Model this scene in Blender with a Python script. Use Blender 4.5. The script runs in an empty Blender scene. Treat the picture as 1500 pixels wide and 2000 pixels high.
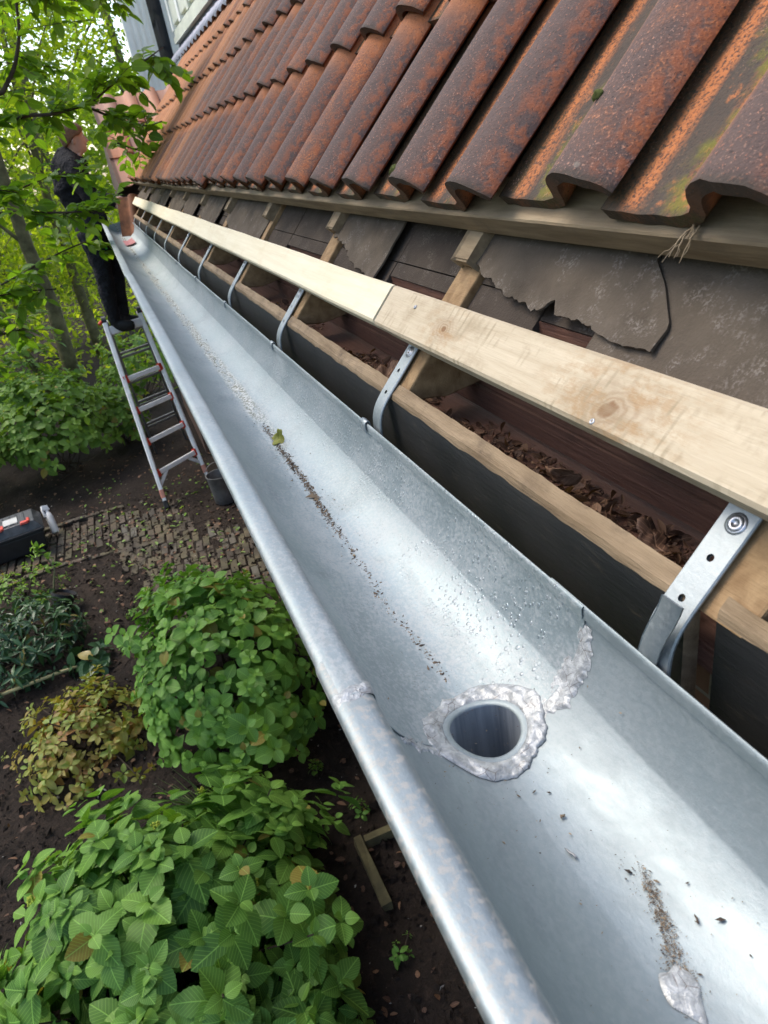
import bpy, math, random
import numpy as np
from mathutils import Vector, Matrix, Euler

random.seed(7)
RNG = np.random.default_rng(11)
SC = bpy.context.scene
COL = SC.collection
H = 2.5                                  # height of the gutter's back lip above the garden soil
RAD = math.radians

# ------------------------------------------------------------------ camera, sky, sun, exposure
cam_data = bpy.data.cameras.new("camera")
cam = bpy.data.objects.new("camera", cam_data)
COL.objects.link(cam)
CAM_LOC = np.array([-0.283208, -0.332208, 0.385865 + H])
CAM_ROT = (1.0647808, 0.1599617, -0.3788412)
cam.location = CAM_LOC
cam.rotation_euler = CAM_ROT
cam_data.sensor_fit = 'HORIZONTAL'
cam_data.sensor_width = 36.0
cam_data.lens = 1380.73 / 1500 * 36.0
cam_data.clip_start = 0.02
cam_data.clip_end = 500
cam_data.dof.use_dof = True
cam_data.dof.focus_distance = 0.95
cam_data.dof.aperture_fstop = 20.0
SC.camera = cam

world = bpy.data.worlds.new("World")
SC.world = world
world.use_nodes = True
wnt = world.node_tree
wnt.nodes.clear()
SUN_EL, SUN_AZ = RAD(56), RAD(-45)       # azimuth from +Y towards +X
sky = wnt.nodes.new("ShaderNodeTexSky")
sky.sky_type = 'NISHITA'
sky.sun_disc = False
sky.sun_elevation = SUN_EL
sky.sun_rotation = SUN_AZ
sky.air_density = 1.0
sky.dust_density = 2.2
sky.ozone_density = 0.0
bgn = wnt.nodes.new("ShaderNodeBackground")
bgn.inputs['Strength'].default_value = 0.15
wout = wnt.nodes.new("ShaderNodeOutputWorld")
wnt.links.new(sky.outputs[0], bgn.inputs[0])
wnt.links.new(bgn.outputs[0], wout.inputs[0])

sun_data = bpy.data.lights.new("sun", 'SUN')
sun_data.energy = 0.85
sun_data.angle = RAD(28)
sun_data.color = (1.0, 0.93, 0.82)
sun = bpy.data.objects.new("sun", sun_data)
COL.objects.link(sun)
sdir = Vector((math.sin(SUN_AZ) * math.cos(SUN_EL), math.cos(SUN_AZ) * math.cos(SUN_EL), math.sin(SUN_EL)))
sun.rotation_euler = sdir.to_track_quat('Z', 'Y').to_euler()
sun.location = (0, 0, 12)

SC.view_settings.view_transform = 'Standard'
SC.view_settings.look = 'None'
SC.view_settings.gamma = 1.0
SC.view_settings.exposure = 1.6
SC.render.engine = 'CYCLES'
SC.cycles.use_denoising = True
SC.cycles.max_bounces = 8
SC.cycles.transparent_max_bounces = 8
SC.cycles.sample_clamp_indirect = 6.0

# ------------------------------------------------------------------ node helpers
class NT:
    def __init__(self, name):
        self.m = bpy.data.materials.new(name)
        self.m.use_nodes = True
        self.t = self.m.node_tree
        self.t.nodes.clear()
        self.out = self.t.nodes.new("ShaderNodeOutputMaterial")
        self.p = self.t.nodes.new("ShaderNodeBsdfPrincipled")
        self.t.links.new(self.p.outputs[0], self.out.inputs[0])
    def n(self, typ, **kw):
        nd = self.t.nodes.new(typ)
        for k, v in kw.items():
            setattr(nd, k, v)
        return nd
    def put(self, sock, v):
        if isinstance(v, bpy.types.NodeSocket):
            self.t.links.new(v, sock)
        elif isinstance(v, (tuple, list)) and len(v) == 3 and sock.type == 'RGBA':
            sock.default_value = (*v, 1)
        else:
            sock.default_value = v
    def set(self, **kw):
        for k, v in kw.items():
            self.put(self.p.inputs[k.replace('_', ' ')], v)
    def obj(self):
        return self.n("ShaderNodeTexCoord").outputs['Object']
    def uv(self):
        return self.n("ShaderNodeUVMap").outputs[0]
    def attr(self, name):
        return self.n("ShaderNodeAttribute", attribute_name=name).outputs['Fac']
    def mapping(self, vec, scale=(1, 1, 1), loc=(0, 0, 0), rot=(0, 0, 0)):
        nd = self.n("ShaderNodeMapping")
        self.put(nd.inputs[0], vec)
        nd.inputs['Scale'].default_value = scale
        nd.inputs['Location'].default_value = loc
        nd.inputs['Rotation'].default_value = rot
        return nd.outputs[0]
    def noise(self, vec, scale=5, detail=4, rough=0.55, dist=0.0, color=False):
        nd = self.n("ShaderNodeTexNoise")
        self.put(nd.inputs['Vector'], vec)
        nd.inputs['Scale'].default_value = scale
        nd.inputs['Detail'].default_value = detail
        nd.inputs['Roughness'].default_value = rough
        nd.inputs['Distortion'].default_value = dist
        return nd.outputs[1 if color else 0]
    def voro(self, vec, scale=5, feature='F1', rand=1.0, out='Distance'):
        nd = self.n("ShaderNodeTexVoronoi", feature=feature)
        self.put(nd.inputs['Vector'], vec)
        nd.inputs['Scale'].default_value = scale
        nd.inputs['Randomness'].default_value = rand
        return nd.outputs[out]
    def wave(self, vec, scale=5, dist=2, detail=2, axis='X', dscale=1.0):
        nd = self.n("ShaderNodeTexWave", bands_direction=axis)
        self.put(nd.inputs['Vector'], vec)
        nd.inputs['Scale'].default_value = scale
        nd.inputs['Distortion'].default_value = dist
        nd.inputs['Detail'].default_value = detail
        nd.inputs['Detail Scale'].default_value = dscale
        return nd.outputs[1]
    def ramp(self, fac, stops):
        nd = self.n("ShaderNodeValToRGB")
        self.put(nd.inputs[0], fac)
        el = nd.color_ramp.elements
        while len(el) < len(stops):
            el.new(0.5)
        for e, (pos, c) in zip(el, stops):
            e.position = pos
            e.color = (*c, 1) if isinstance(c, (tuple, list)) else (c, c, c, 1)
        return nd.outputs[0]
    def mix(self, fac, a, b, blend='MIX'):
        nd = self.n("ShaderNodeMix", data_type='RGBA', blend_type=blend)
        nd.clamp_factor = True
        self.put(nd.inputs[0], fac)
        self.put(nd.inputs[6], a)
        self.put(nd.inputs[7], b)
        return nd.outputs[2]
    def math(self, op, a, b=0.0, c=0.0, clamp=False):
        nd = self.n("ShaderNodeMath", operation=op, use_clamp=clamp)
        self.put(nd.inputs[0], a)
        self.put(nd.inputs[1], b)
        self.put(nd.inputs[2], c)
        return nd.outputs[0]
    def sep(self, vec):
        nd = self.n("ShaderNodeSeparateXYZ")
        self.put(nd.inputs[0], vec)
        return nd.outputs
    def comb(self, x, y, z):
        nd = self.n("ShaderNodeCombineXYZ")
        for i, v in enumerate((x, y, z)):
            self.put(nd.inputs[i], v)
        return nd.outputs[0]
    def vadd(self, a, b):
        nd = self.n("ShaderNodeVectorMath", operation='ADD')
        self.put(nd.inputs[0], a)
        self.put(nd.inputs[1], b)
        return nd.outputs[0]
    def bump(self, height, strength=0.3, dist=0.01, normal=None):
        nd = self.n("ShaderNodeBump")
        self.put(nd.inputs['Height'], height)
        nd.inputs['Strength'].default_value = strength
        nd.inputs['Distance'].default_value = dist
        if normal is not None:
            self.put(nd.inputs['Normal'], normal)
        self.put(self.p.inputs['Normal'], nd.outputs[0])
        return nd.outputs[0]
    def step(self, v, lo, hi):
        nd = self.n("ShaderNodeMapRange", interpolation_type='SMOOTHSTEP')
        self.put(nd.inputs[0], v)
        nd.inputs[1].default_value = lo
        nd.inputs[2].default_value = hi
        return nd.outputs[0]

def plain(name, col, rough=0.6, metal=0.0, var=0.25, scale=12, bump=0.15, bdist=0.004, spec=0.5):
    t = NT(name)
    o = t.obj()
    nz = t.noise(o, scale, 5)
    dark = tuple(c * (1 - var) for c in col)
    lite = tuple(min(1, c * (1 + var)) for c in col)
    t.set(Base_Color=t.ramp(nz, [(0.3, dark), (0.7, lite)]), Roughness=rough, Metallic=metal)
    t.p.inputs['Specular IOR Level'].default_value = spec
    if bump:
        t.bump(t.noise(o, scale * 6, 4), bump, bdist)
    return t.m

# ------------------------------------------------------------------ object helpers
def tag(o, label=None, cat=None, group=None, kind=None):
    if label: o['label'] = label
    if cat: o['category'] = cat
    if group: o['group'] = group
    if kind: o['kind'] = kind
    return o

def empty(name, loc, label, cat, group=None, rot=None):
    o = bpy.data.objects.new(name, None)
    COL.objects.link(o)
    o.empty_display_size = 0.05
    o.location = loc
    if rot: o.rotation_euler = rot
    return tag(o, label, cat, group)

class MB:
    """collects verts, faces and uvs into ONE mesh object"""
    def __init__(self):
        self.v, self.f, self.u, self.a, self.mi = [], [], [], [], []
        self.n = 0
    def add(self, verts, faces, uv=None, a=0.0, mi=0):
        verts = np.array(verts, float).reshape(-1, 3)
        k = len(verts)
        self.v.append(verts)
        self.u.append(np.zeros((k, 2)) if uv is None else np.asarray(uv, float).reshape(-1, 2))
        self.a.append(np.full(k, a) if np.isscalar(a) else np.asarray(a, float))
        for f in faces:
            self.f.append([i + self.n for i in f])
            self.mi.append(mi)
        self.n += k
        return self
    def grid(self, P, uv=None, a=0.0, mi=0, close=False, flip=False):
        P = np.asarray(P, float)
        r, c = P.shape[:2]
        F = []
        for i in range(r - 1):
            for j in range(c if close else c - 1):
                j2 = (j + 1) % c
                q = (i * c + j, i * c + j2, (i + 1) * c + j2, (i + 1) * c + j)
                F.append(q[::-1] if flip else q)
        return self.add(P.reshape(-1, 3), F, uv, a, mi)
    def box(self, lo, hi, a=0.0, mi=0, M=None, jit=0.0):
        x0, y0, z0 = lo; x1, y1, z1 = hi
        V = np.array([(x0,y0,z0),(x1,y0,z0),(x1,y1,z0),(x0,y1,z0),(x0,y0,z1),(x1,y0,z1),(x1,y1,z1),(x0,y1,z1)], float)
        if jit: V += RNG.uniform(-jit, jit, V.shape)
        if M is not None: V = V @ np.array(M)[:3, :3].T + np.array(M)[:3, 3]
        return self.add(V, [(0,3,2,1),(4,5,6,7),(0,1,5,4),(1,2,6,5),(2,3,7,6),(3,0,4,7)], None, a, mi)
    def tube(self, pts, rad, k=8, a=0.0, mi=0, cap=True, uvs=1.0):
        pts = np.asarray(pts, float)
        n = len(pts)
        rad = np.full(n, rad) if np.isscalar(rad) else np.asarray(rad, float)
        T = np.gradient(pts, axis=0)
        T /= np.linalg.norm(T, axis=1)[:, None] + 1e-12
        up = np.array([0, 0, 1.0]) if abs(T[0][2]) < 0.9 else np.array([1.0, 0, 0])
        rings = []
        U = np.cross(T[0], up); U /= np.linalg.norm(U)
        th = np.linspace(0, 2 * np.pi, k, endpoint=False)
        for i in range(n):
            U = U - T[i] * (U @ T[i]); U /= np.linalg.norm(U)
            Vv = np.cross(T[i], U)
            rings.append(pts[i] + rad[i] * (np.cos(th)[:, None] * U + np.sin(th)[:, None] * Vv))
        P = np.array(rings)
        uv = np.stack(np.meshgrid(np.arange(k) / k, np.arange(n) * uvs), -1)
        b = self.n
        self.grid(P, uv, a, mi, close=True)
        if cap:
            self.f.append([b + j for j in range(k)][::-1]); self.mi.append(mi)
            self.f.append([b + (n - 1) * k + j for j in range(k)]); self.mi.append(mi)
        return self
    def build(self, name, mats, parent=None, smooth=False, loc=None, world=True):
        V = np.concatenate(self.v) if self.v else np.zeros((0, 3))
        base = np.zeros(3)
        if parent is not None and world:
            base = np.array(parent.location)
            q = parent
            if q.parent is not None: base = base + np.array(q.parent.location)
        elif loc is not None:
            base = np.array(loc, float)
        me = bpy.data.meshes.new(name)
        me.from_pydata((V - base).tolist(), [], self.f)
        U = np.concatenate(self.u); A = np.concatenate(self.a)
        uvl = me.uv_layers.new(name="UVMap")
        vi = np.empty(len(me.loops), dtype=np.int32)
        me.loops.foreach_get("vertex_index", vi)
        uvl.data.foreach_set("uv", U[vi].ravel())
        at = me.attributes.new("rnd", 'FLOAT', 'POINT')
        at.data.foreach_set("value", A)
        if not isinstance(mats, (list, tuple)): mats = [mats]
        for m in mats: me.materials.append(m)
        me.polygons.foreach_set("material_index", self.mi)
        if smooth:
            me.polygons.foreach_set("use_smooth", [True] * len(me.polygons))
        me.update()
        o = bpy.data.objects.new(name, me)
        COL.objects.link(o)
        if parent is not None: o.parent = parent
        elif loc is not None: o.location = loc
        return o

def bevel(o, w=0.003, seg=2, ang=40):
    m = o.modifiers.new("bevel", 'BEVEL')
    m.width = w; m.segments = seg; m.limit_method = 'ANGLE'; m.angle_limit = RAD(ang)
    return o

def autosmooth(o, ang=40):
    me = o.data
    me.polygons.foreach_set("use_smooth", [True] * len(me.polygons))
    me.set_sharp_from_angle(angle=RAD(ang))
    return o

def copy_tree(o, parent=None):
    c = o.copy(); COL.objects.link(c)
    if parent is not None: c.parent = parent
    for ch in list(o.children): copy_tree(ch, c)
    return c

def fnoise(x, seed=0, oct=3):
    """smooth 1-D pseudo noise, about -1..1"""
    r = np.random.default_rng(seed)
    y = np.zeros_like(np.asarray(x, float))
    for k in range(oct):
        for _ in range(2):
            y = y + np.sin(np.asarray(x) * (2 ** k) * r.uniform(0.7, 1.4) + r.uniform(0, 6.28)) / (1.7 ** k) * 0.4
    return y

def fnoise2(X, Y, seed=0, oct=4):
    r = np.random.default_rng(seed)
    Z = np.zeros_like(np.asarray(X, float))
    for k in range(oct):
        for _ in range(3):
            an = r.uniform(0, 6.28); fr = (1.9 ** k) * r.uniform(0.8, 1.3)
            Z = Z + np.sin((X * np.cos(an) + Y * np.sin(an)) * fr + r.uniform(0, 6.28)) / (1.8 ** k) * 0.35
    return Z

# leaf template: rows along, each row left edge / mid / right edge
def leaf_template(rows, half, fold=0.25, droop=0.25, cup=0.0, serr=0.0, cols=3):
    """rows: positions along 0..1; half: half widths at them (fraction of leaf width)"""
    V, UV = [], []
    for i, (t, w) in enumerate(zip(rows, half)):
        ws = w * (1 + serr * (1 if i % 2 else -1))
        z0 = -droop * t * t
        if cols == 3:
            for sx in (-1, 0, 1):
                V.append((t, sx * ws, z0 + fold * abs(sx) * w))
                UV.append((sx * ws * 2 * 0.5 + 0.5, t))
        else:
            for sx in (-1, -0.5, 0, 0.5, 1):
                ww = ws if abs(sx) == 1 else w
                V.append((t, sx * ww, z0 + fold * abs(sx) * w - cup * (sx * sx) * w))
                UV.append((sx * ww + 0.5, t))
    F = []
    for i in range(len(rows) - 1):
        for j in range(cols - 1):
            F.append((i * cols + j, i * cols + j + 1, (i + 1) * cols + j + 1, (i + 1) * cols + j))
    return np.array(V), F, np.array(UV)

def add_leaves(mb, tpl, pos, dr, nor, ln, wd, rnd):
    TV, TF, TU = tpl
    pos = np.asarray(pos, float); dr = np.asarray(dr, float); nor = np.asarray(nor, float)
    dr = dr / (np.linalg.norm(dr, axis=1)[:, None] + 1e-9)
    side = np.cross(nor, dr); side /= np.linalg.norm(side, axis=1)[:, None] + 1e-9
    up = np.cross(dr, side)
    N, M = len(pos), len(TV)
    ln = np.broadcast_to(ln, (N,)); wd = np.broadcast_to(wd, (N,))
    V = (pos[:, None] + TV[None, :, 0, None] * (dr * ln[:, None])[:, None]
         + TV[None, :, 1, None] * (side * wd[:, None])[:, None]
         + TV[None, :, 2, None] * (up * ln[:, None])[:, None])
    F = np.array(TF)
    FF = (F[None] + (np.arange(N) * M)[:, None, None]).reshape(-1, F.shape[1])
    mb.add(V.reshape(-1, 3), FF.tolist(), np.tile(TU, (N, 1)), np.repeat(np.broadcast_to(rnd, (N,)), M))

def unit(v):
    v = np.asarray(v, float)
    return v / (np.linalg.norm(v, axis=-1, keepdims=True) + 1e-12)

T_OVAL = leaf_template([0, .12, .3, .5, .7, .87, 1], [0.02, .28, .46, .5, .42, .24, 0.01], 0.18, 0.22)
T_SIMPLE = leaf_template([0, .3, .65, 1], [0.03, .46, .42, 0.02], 0.15, 0.2)
T_NARROW = leaf_template([0, .25, .6, 1], [0.05, .4, .45, 0.02], 0.2, 0.3)
_r = np.linspace(0, 1, 17)
T_SERR = leaf_template(_r, np.clip(np.sin(np.pi * np.clip(_r, 0, 1) ** 0.8) ** 0.75 * 0.5, 0.012, 1), 0.16, 0.3, 0.1, 0.04, cols=5)

# ------------------------------------------------------------------ roof frame of reference
PITCH = 0.8143
O2 = np.array([0.19921681, 0.0, 0.21918881 + H])
SV = np.array([math.cos(PITCH), 0, math.sin(PITCH)])      # up the slope
NV = np.array([-math.sin(PITCH), 0, math.cos(PITCH)])     # out of the slope
def W(s, y, n):
    s, y, n = np.broadcast_arrays(np.asarray(s, float), np.asarray(y, float), np.asarray(n, float))
    return O2 + s[..., None] * SV + y[..., None] * np.array([0, 1.0, 0]) + n[..., None] * NV
CR = np.array(Euler(CAM_ROT).to_matrix())
def to_px(P):
    q = (np.asarray(P, float) - CAM_LOC) @ CR
    return np.stack([750 + 1380.73 * q[..., 0] / -q[..., 2], 1000 - 1380.73 * q[..., 1] / -q[..., 2], -q[..., 2]], -1)

def slope_box(mb, s0, s1, y0, y1, n0, n1, ny=1, seed=0, wob=0.0, mi=0):
    """box aligned with the roof slope, cut along y so that its edges can wander a little"""
    ys = np.linspace(y0, y1, ny + 1)
    w = lambda k: wob * fnoise(ys * 3.1, seed + k)
    ring = [(s0, n0, 0), (s1, n0, 1), (s1, n1, 2), (s0, n1, 3)]
    P = np.stack([W(s + w(k), ys, n + 0.6 * w(k + 9)) for s, n, k in ring], 1)
    uv = np.stack([np.stack([np.full(ny + 1, c), ys], -1) for c in (0, .3, .6, .9)], 1)
    b = mb.n
    mb.grid(P, uv, 0.0, mi, close=True)
    mb.f.append([b, b + 1, b + 2, b + 3]); mb.mi.append(mi)
    e = b + ny * 4
    mb.f.append([e + 3, e + 2, e + 1, e]); mb.mi.append(mi)

# ------------------------------------------------------------------ materials
def wood(name, light, dark, grain=(14, 0.9, 14), stain=None, stain_amt=0.0, knot=None, rough=0.75, saw=0.0, bump=0.25, stops=(0.3, 0.7)):
    t = NT(name)
    o = t.obj()
    gv = t.mapping(o, grain)
    g = t.noise(gv, 6, 6, 0.6, 0.4)
    col = t.ramp(g, [(stops[0], dark), (stops[1], light)])
    if knot:
        pass
        for kx, ky, kz, kr in knot:
            v = t.mapping(o, (1, 0.62, 1), (-kx, -ky * 0.62, -kz))
            d = t.n("ShaderNodeVectorMath", operation='LENGTH'); t.put(d.inputs[0], v)
            dd = t.math('ADD', d.outputs['Value'], t.math('MULTIPLY', t.math('SUBTRACT', t.noise(o, 45, 3), 0.5), kr * 0.9))
            ring = t.math('SINE', t.math('MULTIPLY', dd, 6.28 * 3.2 / kr))
            fal = t.math('SUBTRACT', 1, t.step(dd, kr * 0.2, kr * 1.7), clamp=True)
            k1 = t.math('MULTIPLY', fal, t.math('MULTIPLY_ADD', ring, 0.22, 0.55))
            col = t.mix(k1, col, tuple(c * q for c, q in zip(dark, (0.62, 0.5, 0.42))))
            sm = t.math('MULTIPLY', t.math('SUBTRACT', 1, t.step(dd, kr * 0.6, kr * 3.4), clamp=True), t.step(t.noise(t.mapping(o, (2.2, 1, 2.2)), 30, 6, 0.75), 0.44, 0.62))
            col = t.mix(t.math('MULTIPLY', sm, 0.75), col, (0.30, 0.185, 0.085))
            core = t.math('SUBTRACT', 1, t.step(dd, kr * 0.12, kr * 0.3), clamp=True)
            col = t.mix(t.math('MULTIPLY', core, 0.75), col, (0.16, 0.075, 0.03))
    if stain:
        s = t.noise(t.mapping(o, (3, 2.0, 3)), 7, 6, 0.7)
        s2 = t.noise(o, 90, 3)
        m = t.math('MULTIPLY', t.step(s, 0.48, 0.75), t.math('MULTIPLY_ADD', s2, 1.2, 0.1), clamp=True)
        col = t.mix(t.math('MULTIPLY', m, stain_amt), col, stain)
    if saw:
        wv = t.wave(t.mapping(o, (0.2, 1, 0.2), (0, 0, 0), (0.0, 0, 0.25)), 26, 5, 3, 'Y', 2.0)
        m = t.math('MULTIPLY', t.step(wv, 0.55, 1.0), t.step(t.noise(o, 26, 4), 0.5, 0.68), clamp=True)
        col = t.mix(t.math('MULTIPLY', m, saw), col, (0.26, 0.21, 0.13))
    t.set(Base_Color=col, Roughness=rough)
    t.p.inputs['Specular IOR Level'].default_value = 0.25
    h = t.math('ADD', g, t.math('MULTIPLY', t.noise(t.mapping(o, (60, 4, 60)), 8, 3), 0.6))
    t.bump(h, bump, 0.003)
    return t.m

M_CREAM = wood("new_pine", (0.66, 0.60, 0.44), (0.58, 0.51, 0.35), (16, 0.7, 16), (0.52, 0.40, 0.22), 0.45, bump=0.18)
_kb = W(-0.135, (-1.3 + 0.655) / 2, 0.008)      # the plank's own origin
KN = [W(-0.146, 0.128, 0.05) - _kb, W(-0.136, 0.455, 0.05) - _kb]
M_ROUGH = wood("rough_sawn_pine", (0.49, 0.415, 0.295), (0.39, 0.32, 0.215), (15, 0.9, 15), (0.26, 0.20, 0.12), 0.95,
               knot=[(*KN[0], 0.026), (*KN[1], 0.014)], saw=0.75, bump=0.3)
M_BATTEN = wood("weathered_batten_wood", (0.29, 0.225, 0.14), (0.155, 0.112, 0.066), (10, 1.2, 10), (0.13, 0.105, 0.075), 0.8, bump=0.35)
M_RAFTER = wood("old_rafter_wood", (0.32, 0.215, 0.11), (0.16, 0.092, 0.04), (7, 7, 7), (0.09, 0.06, 0.035), 0.8, bump=0.5)
M_RAW = wood("bare_fascia_wood", (0.28, 0.205, 0.125), (0.14, 0.095, 0.052), (9, 1.4, 9), (0.07, 0.048, 0.03), 0.95, bump=0.5)
M_BROWN = wood("brown_stained_board", (0.15, 0.075, 0.05), (0.085, 0.04, 0.028), (40, 1.1, 40), (0.04, 0.022, 0.018), 0.6, bump=0.6, rough=0.6)

def mat_black():
    t = NT("black_painted_fascia")
    o = t.obj()
    sc = t.noise(t.mapping(o, (4, 3, 14), rot=(0.5, 0, 0)), 9, 6, 0.7)
    nz = t.noise(o, 4, 4)
    c = t.mix(t.step(nz, 0.4, 0.7), (0.007, 0.007, 0.007), (0.015, 0.014, 0.013))
    c = t.mix(t.math('MULTIPLY', t.step(sc, 0.56, 0.78), 0.55), c, (0.075, 0.058, 0.038))
    t.set(Base_Color=c, Roughness=t.math('MULTIPLY_ADD', nz, 0.3, 0.4))
    t.bump(t.noise(t.mapping(o, (20, 2, 20)), 12, 4), 0.3, 0.002)
    return t.m
M_BLACK = mat_black()

def mat_felt(name, a, b, frost=0.5):
    t = NT(name)
    o = t.obj()
    n1 = t.noise(o, 9, 6, 0.65)
    n2 = t.noise(o, 320, 2)
    n3 = t.noise(o, 30, 5, 0.7)
    c = t.ramp(n1, [(0.3, a), (0.7, b)])
    m = t.math('MULTIPLY', t.step(n3, 0.5, 0.66), t.step(n2, 0.45, 0.62))
    c = t.mix(t.math('MULTIPLY', m, frost), c, (0.30, 0.27, 0.24))
    t.set(Base_Color=c, Roughness=0.95)
    t.p.inputs['Specular IOR Level'].default_value = 0.15
    t.bump(t.math('ADD', n2, t.math('MULTIPLY', n3, 2.0)), 0.6, 0.002)
    return t.m
M_FELT = mat_felt("grey_roofing_felt", (0.060, 0.048, 0.036), (0.115, 0.094, 0.072), 0.35)
M_SARK = mat_felt("dark_sarking", (0.042, 0.033, 0.026), (0.066, 0.053, 0.042), 0.2)

def mat_tile():
    t = NT("old_clay_pantile")
    uv = t.sep(t.uv())            # x across 0..1, y along the slope 0..1
    u, a = uv[0], uv[1]
    rnd = t.attr("rnd")           # 0..1 per tile (fraction), its integer part carries the ageing
    o = t.obj()
    off = t.comb(t.math('MULTIPLY', rnd, 37.0), t.math('MULTIPLY', rnd, 91.0), 0.0)
    vec = t.vadd(o, off)
    sp = t.noise(vec, 300, 3, 0.6)           # fine speckle
    sp2 = t.noise(vec, 60, 5, 0.65)
    big = t.noise(vec, 9, 5, 0.65, 0.4)
    streak = t.noise(t.comb(t.math('MULTIPLY', u, 9.0), t.math('MULTIPLY_ADD', a, 1.3, t.math('MULTIPLY', rnd, 50.0)), rnd), 2.2, 5, 0.65)
    orange = t.mix(sp2, (0.30, 0.095, 0.033), (0.47, 0.175, 0.06))
    purple = t.mix(sp2, (0.058, 0.040, 0.035), (0.125, 0.083, 0.068))
    rust = t.mix(sp2, (0.11, 0.050, 0.034), (0.22, 0.092, 0.05))
    fr = t.math('FRACT', t.math('MULTIPLY', rnd, 7.31))
    age = t.math('FRACT', t.math('MULTIPLY', rnd, 3.77))
    # burnt skin: on the roll, stronger for some tiles
    roll = t.step(u, 0.50, 0.62)
    k = t.math('ADD', t.math('MULTIPLY_ADD', big, 1.5, -0.62), t.math('MULTIPLY_ADD', fr, 0.6, 0.15))
    burnt = t.step(k, 0.05, 0.55)
    spk = t.step(sp, 0.44, 0.62)
    c_roll = t.mix(burnt, t.mix(spk, rust, orange), t.mix(t.math('MULTIPLY', t.step(sp, 0.58, 0.72), 0.75), purple, t.mix(age, (0.44, 0.21, 0.13), (0.34, 0.135, 0.075))))
    edge = t.math('MULTIPLY', t.step(u, 0.84, 0.97), t.step(sp2, 0.4, 0.6))
    c_roll = t.mix(t.math('MULTIPLY', edge, 0.55), c_roll, (0.32, 0.085, 0.024))
    # trough: orange flanks, dark run in the middle, some moss
    uu = t.math('ADD', u, t.math('MULTIPLY_ADD', streak, 0.16, -0.08))
    mid = t.math('MULTIPLY', t.step(uu, 0.16, 0.25), t.math('SUBTRACT', 1, t.step(uu, 0.33, 0.42)))
    c_tr = t.mix(t.step(sp, 0.34, 0.56), (0.085, 0.045, 0.03), orange)
    c_tr = t.mix(t.math('MULTIPLY', mid, t.math('SUBTRACT', 0.97, t.math('MULTIPLY', t.step(sp2, 0.56, 0.70), 0.75))), c_tr, t.mix(sp2, (0.034, 0.030, 0.025), (0.082, 0.066, 0.05)))
    moss_m = t.math('MULTIPLY', t.step(t.math('ADD', big, t.math('MULTIPLY', t.math('ABSOLUTE', t.math('SUBTRACT', u, 0.40)), -1.4)), 0.30, 0.46), t.step(sp2, 0.40, 0.56))
    c_tr = t.mix(t.math('MULTIPLY', moss_m, 0.9), c_tr, (0.12, 0.115, 0.02))
    gut = t.math('SUBTRACT', 1, t.step(uu, 0.09, 0.15))
    c_tr = t.mix(t.math('MULTIPLY', gut, 0.85), c_tr, t.mix(sp2, (0.02, 0.018, 0.012), (0.05, 0.05, 0.02)))
    c = t.mix(roll, c_tr, c_roll)
    # sun catching the steep flank of the roll, painted in as lighter orange
    fl = t.math('MULTIPLY', t.step(u, 0.52, 0.56), t.math('SUBTRACT', 1, t.step(u, 0.60, 0.70)))
    c = t.mix(t.math('MULTIPLY', fl, t.math('MULTIPLY_ADD', big, 0.9, 0.05), clamp=True), c, (0.42, 0.165, 0.07))
    # the part just below the next course is fresher
    top = t.math('MULTIPLY', t.step(t.math('ADD', a, t.math('MULTIPLY', big, 0.12)), 0.72, 0.92), 0.7)
    c = t.mix(top, c, orange)
    # far end of the roof keeps its young colour
    young = t.step(t.math('ADD', t.sep(t.n("ShaderNodeNewGeometry").outputs['Position'])[1], t.math('MULTIPLY', fr, 2.5)), 4.2, 7.2)
    c = t.mix(t.math('MULTIPLY', young, t.math('MULTIPLY_ADD', streak, -1.0, 1.22), clamp=True), c, t.mix(sp2, (0.32, 0.125, 0.045), (0.46, 0.20, 0.08)))
    # pale lichen dots and black grime at the nose
    li = t.step(t.voro(vec, 26), 0.12, 0.05)
    c = t.mix(t.math('MULTIPLY', t.math('SUBTRACT', 1, t.step(t.voro(vec, 22), 0.05, 0.11)), t.math('MULTIPLY', t.step(big, 0.55, 0.65), 0.5)), c, (0.30, 0.28, 0.22))
    fine = t.math('MULTIPLY', t.step(t.noise(vec, 430, 2, 0.5), 0.60, 0.68), t.math('MULTIPLY', t.step(big, 0.42, 0.66), 0.55))
    c = t.mix(fine, c, t.mix(age, (0.46, 0.25, 0.17), (0.36, 0.20, 0.13)))
    c = t.mix(t.math('MULTIPLY', t.step(t.noise(vec, 360, 2, 0.5), 0.62, 0.70), 0.7), c, (0.035, 0.026, 0.022))
    nose = t.math('SUBTRACT', 1, t.step(t.math('ADD', a, t.math('MULTIPLY', sp2, 0.03)), 0.015, 0.045))
    c = t.mix(t.math('MULTIPLY', nose, 0.75), c, (0.045, 0.036, 0.026))
    t.set(Base_Color=c, Roughness=t.math('MULTIPLY_ADD', sp2, 0.25, 0.7))
    t.p.inputs['Specular IOR Level'].default_value = 0.25
    h = t.math('ADD', t.math('MULTIPLY', sp, 0.5), t.math('MULTIPLY', sp2, 1.1))
    t.bump(h, 0.7, 0.003)
    return t.m
M_TILE = mat_tile()

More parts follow.
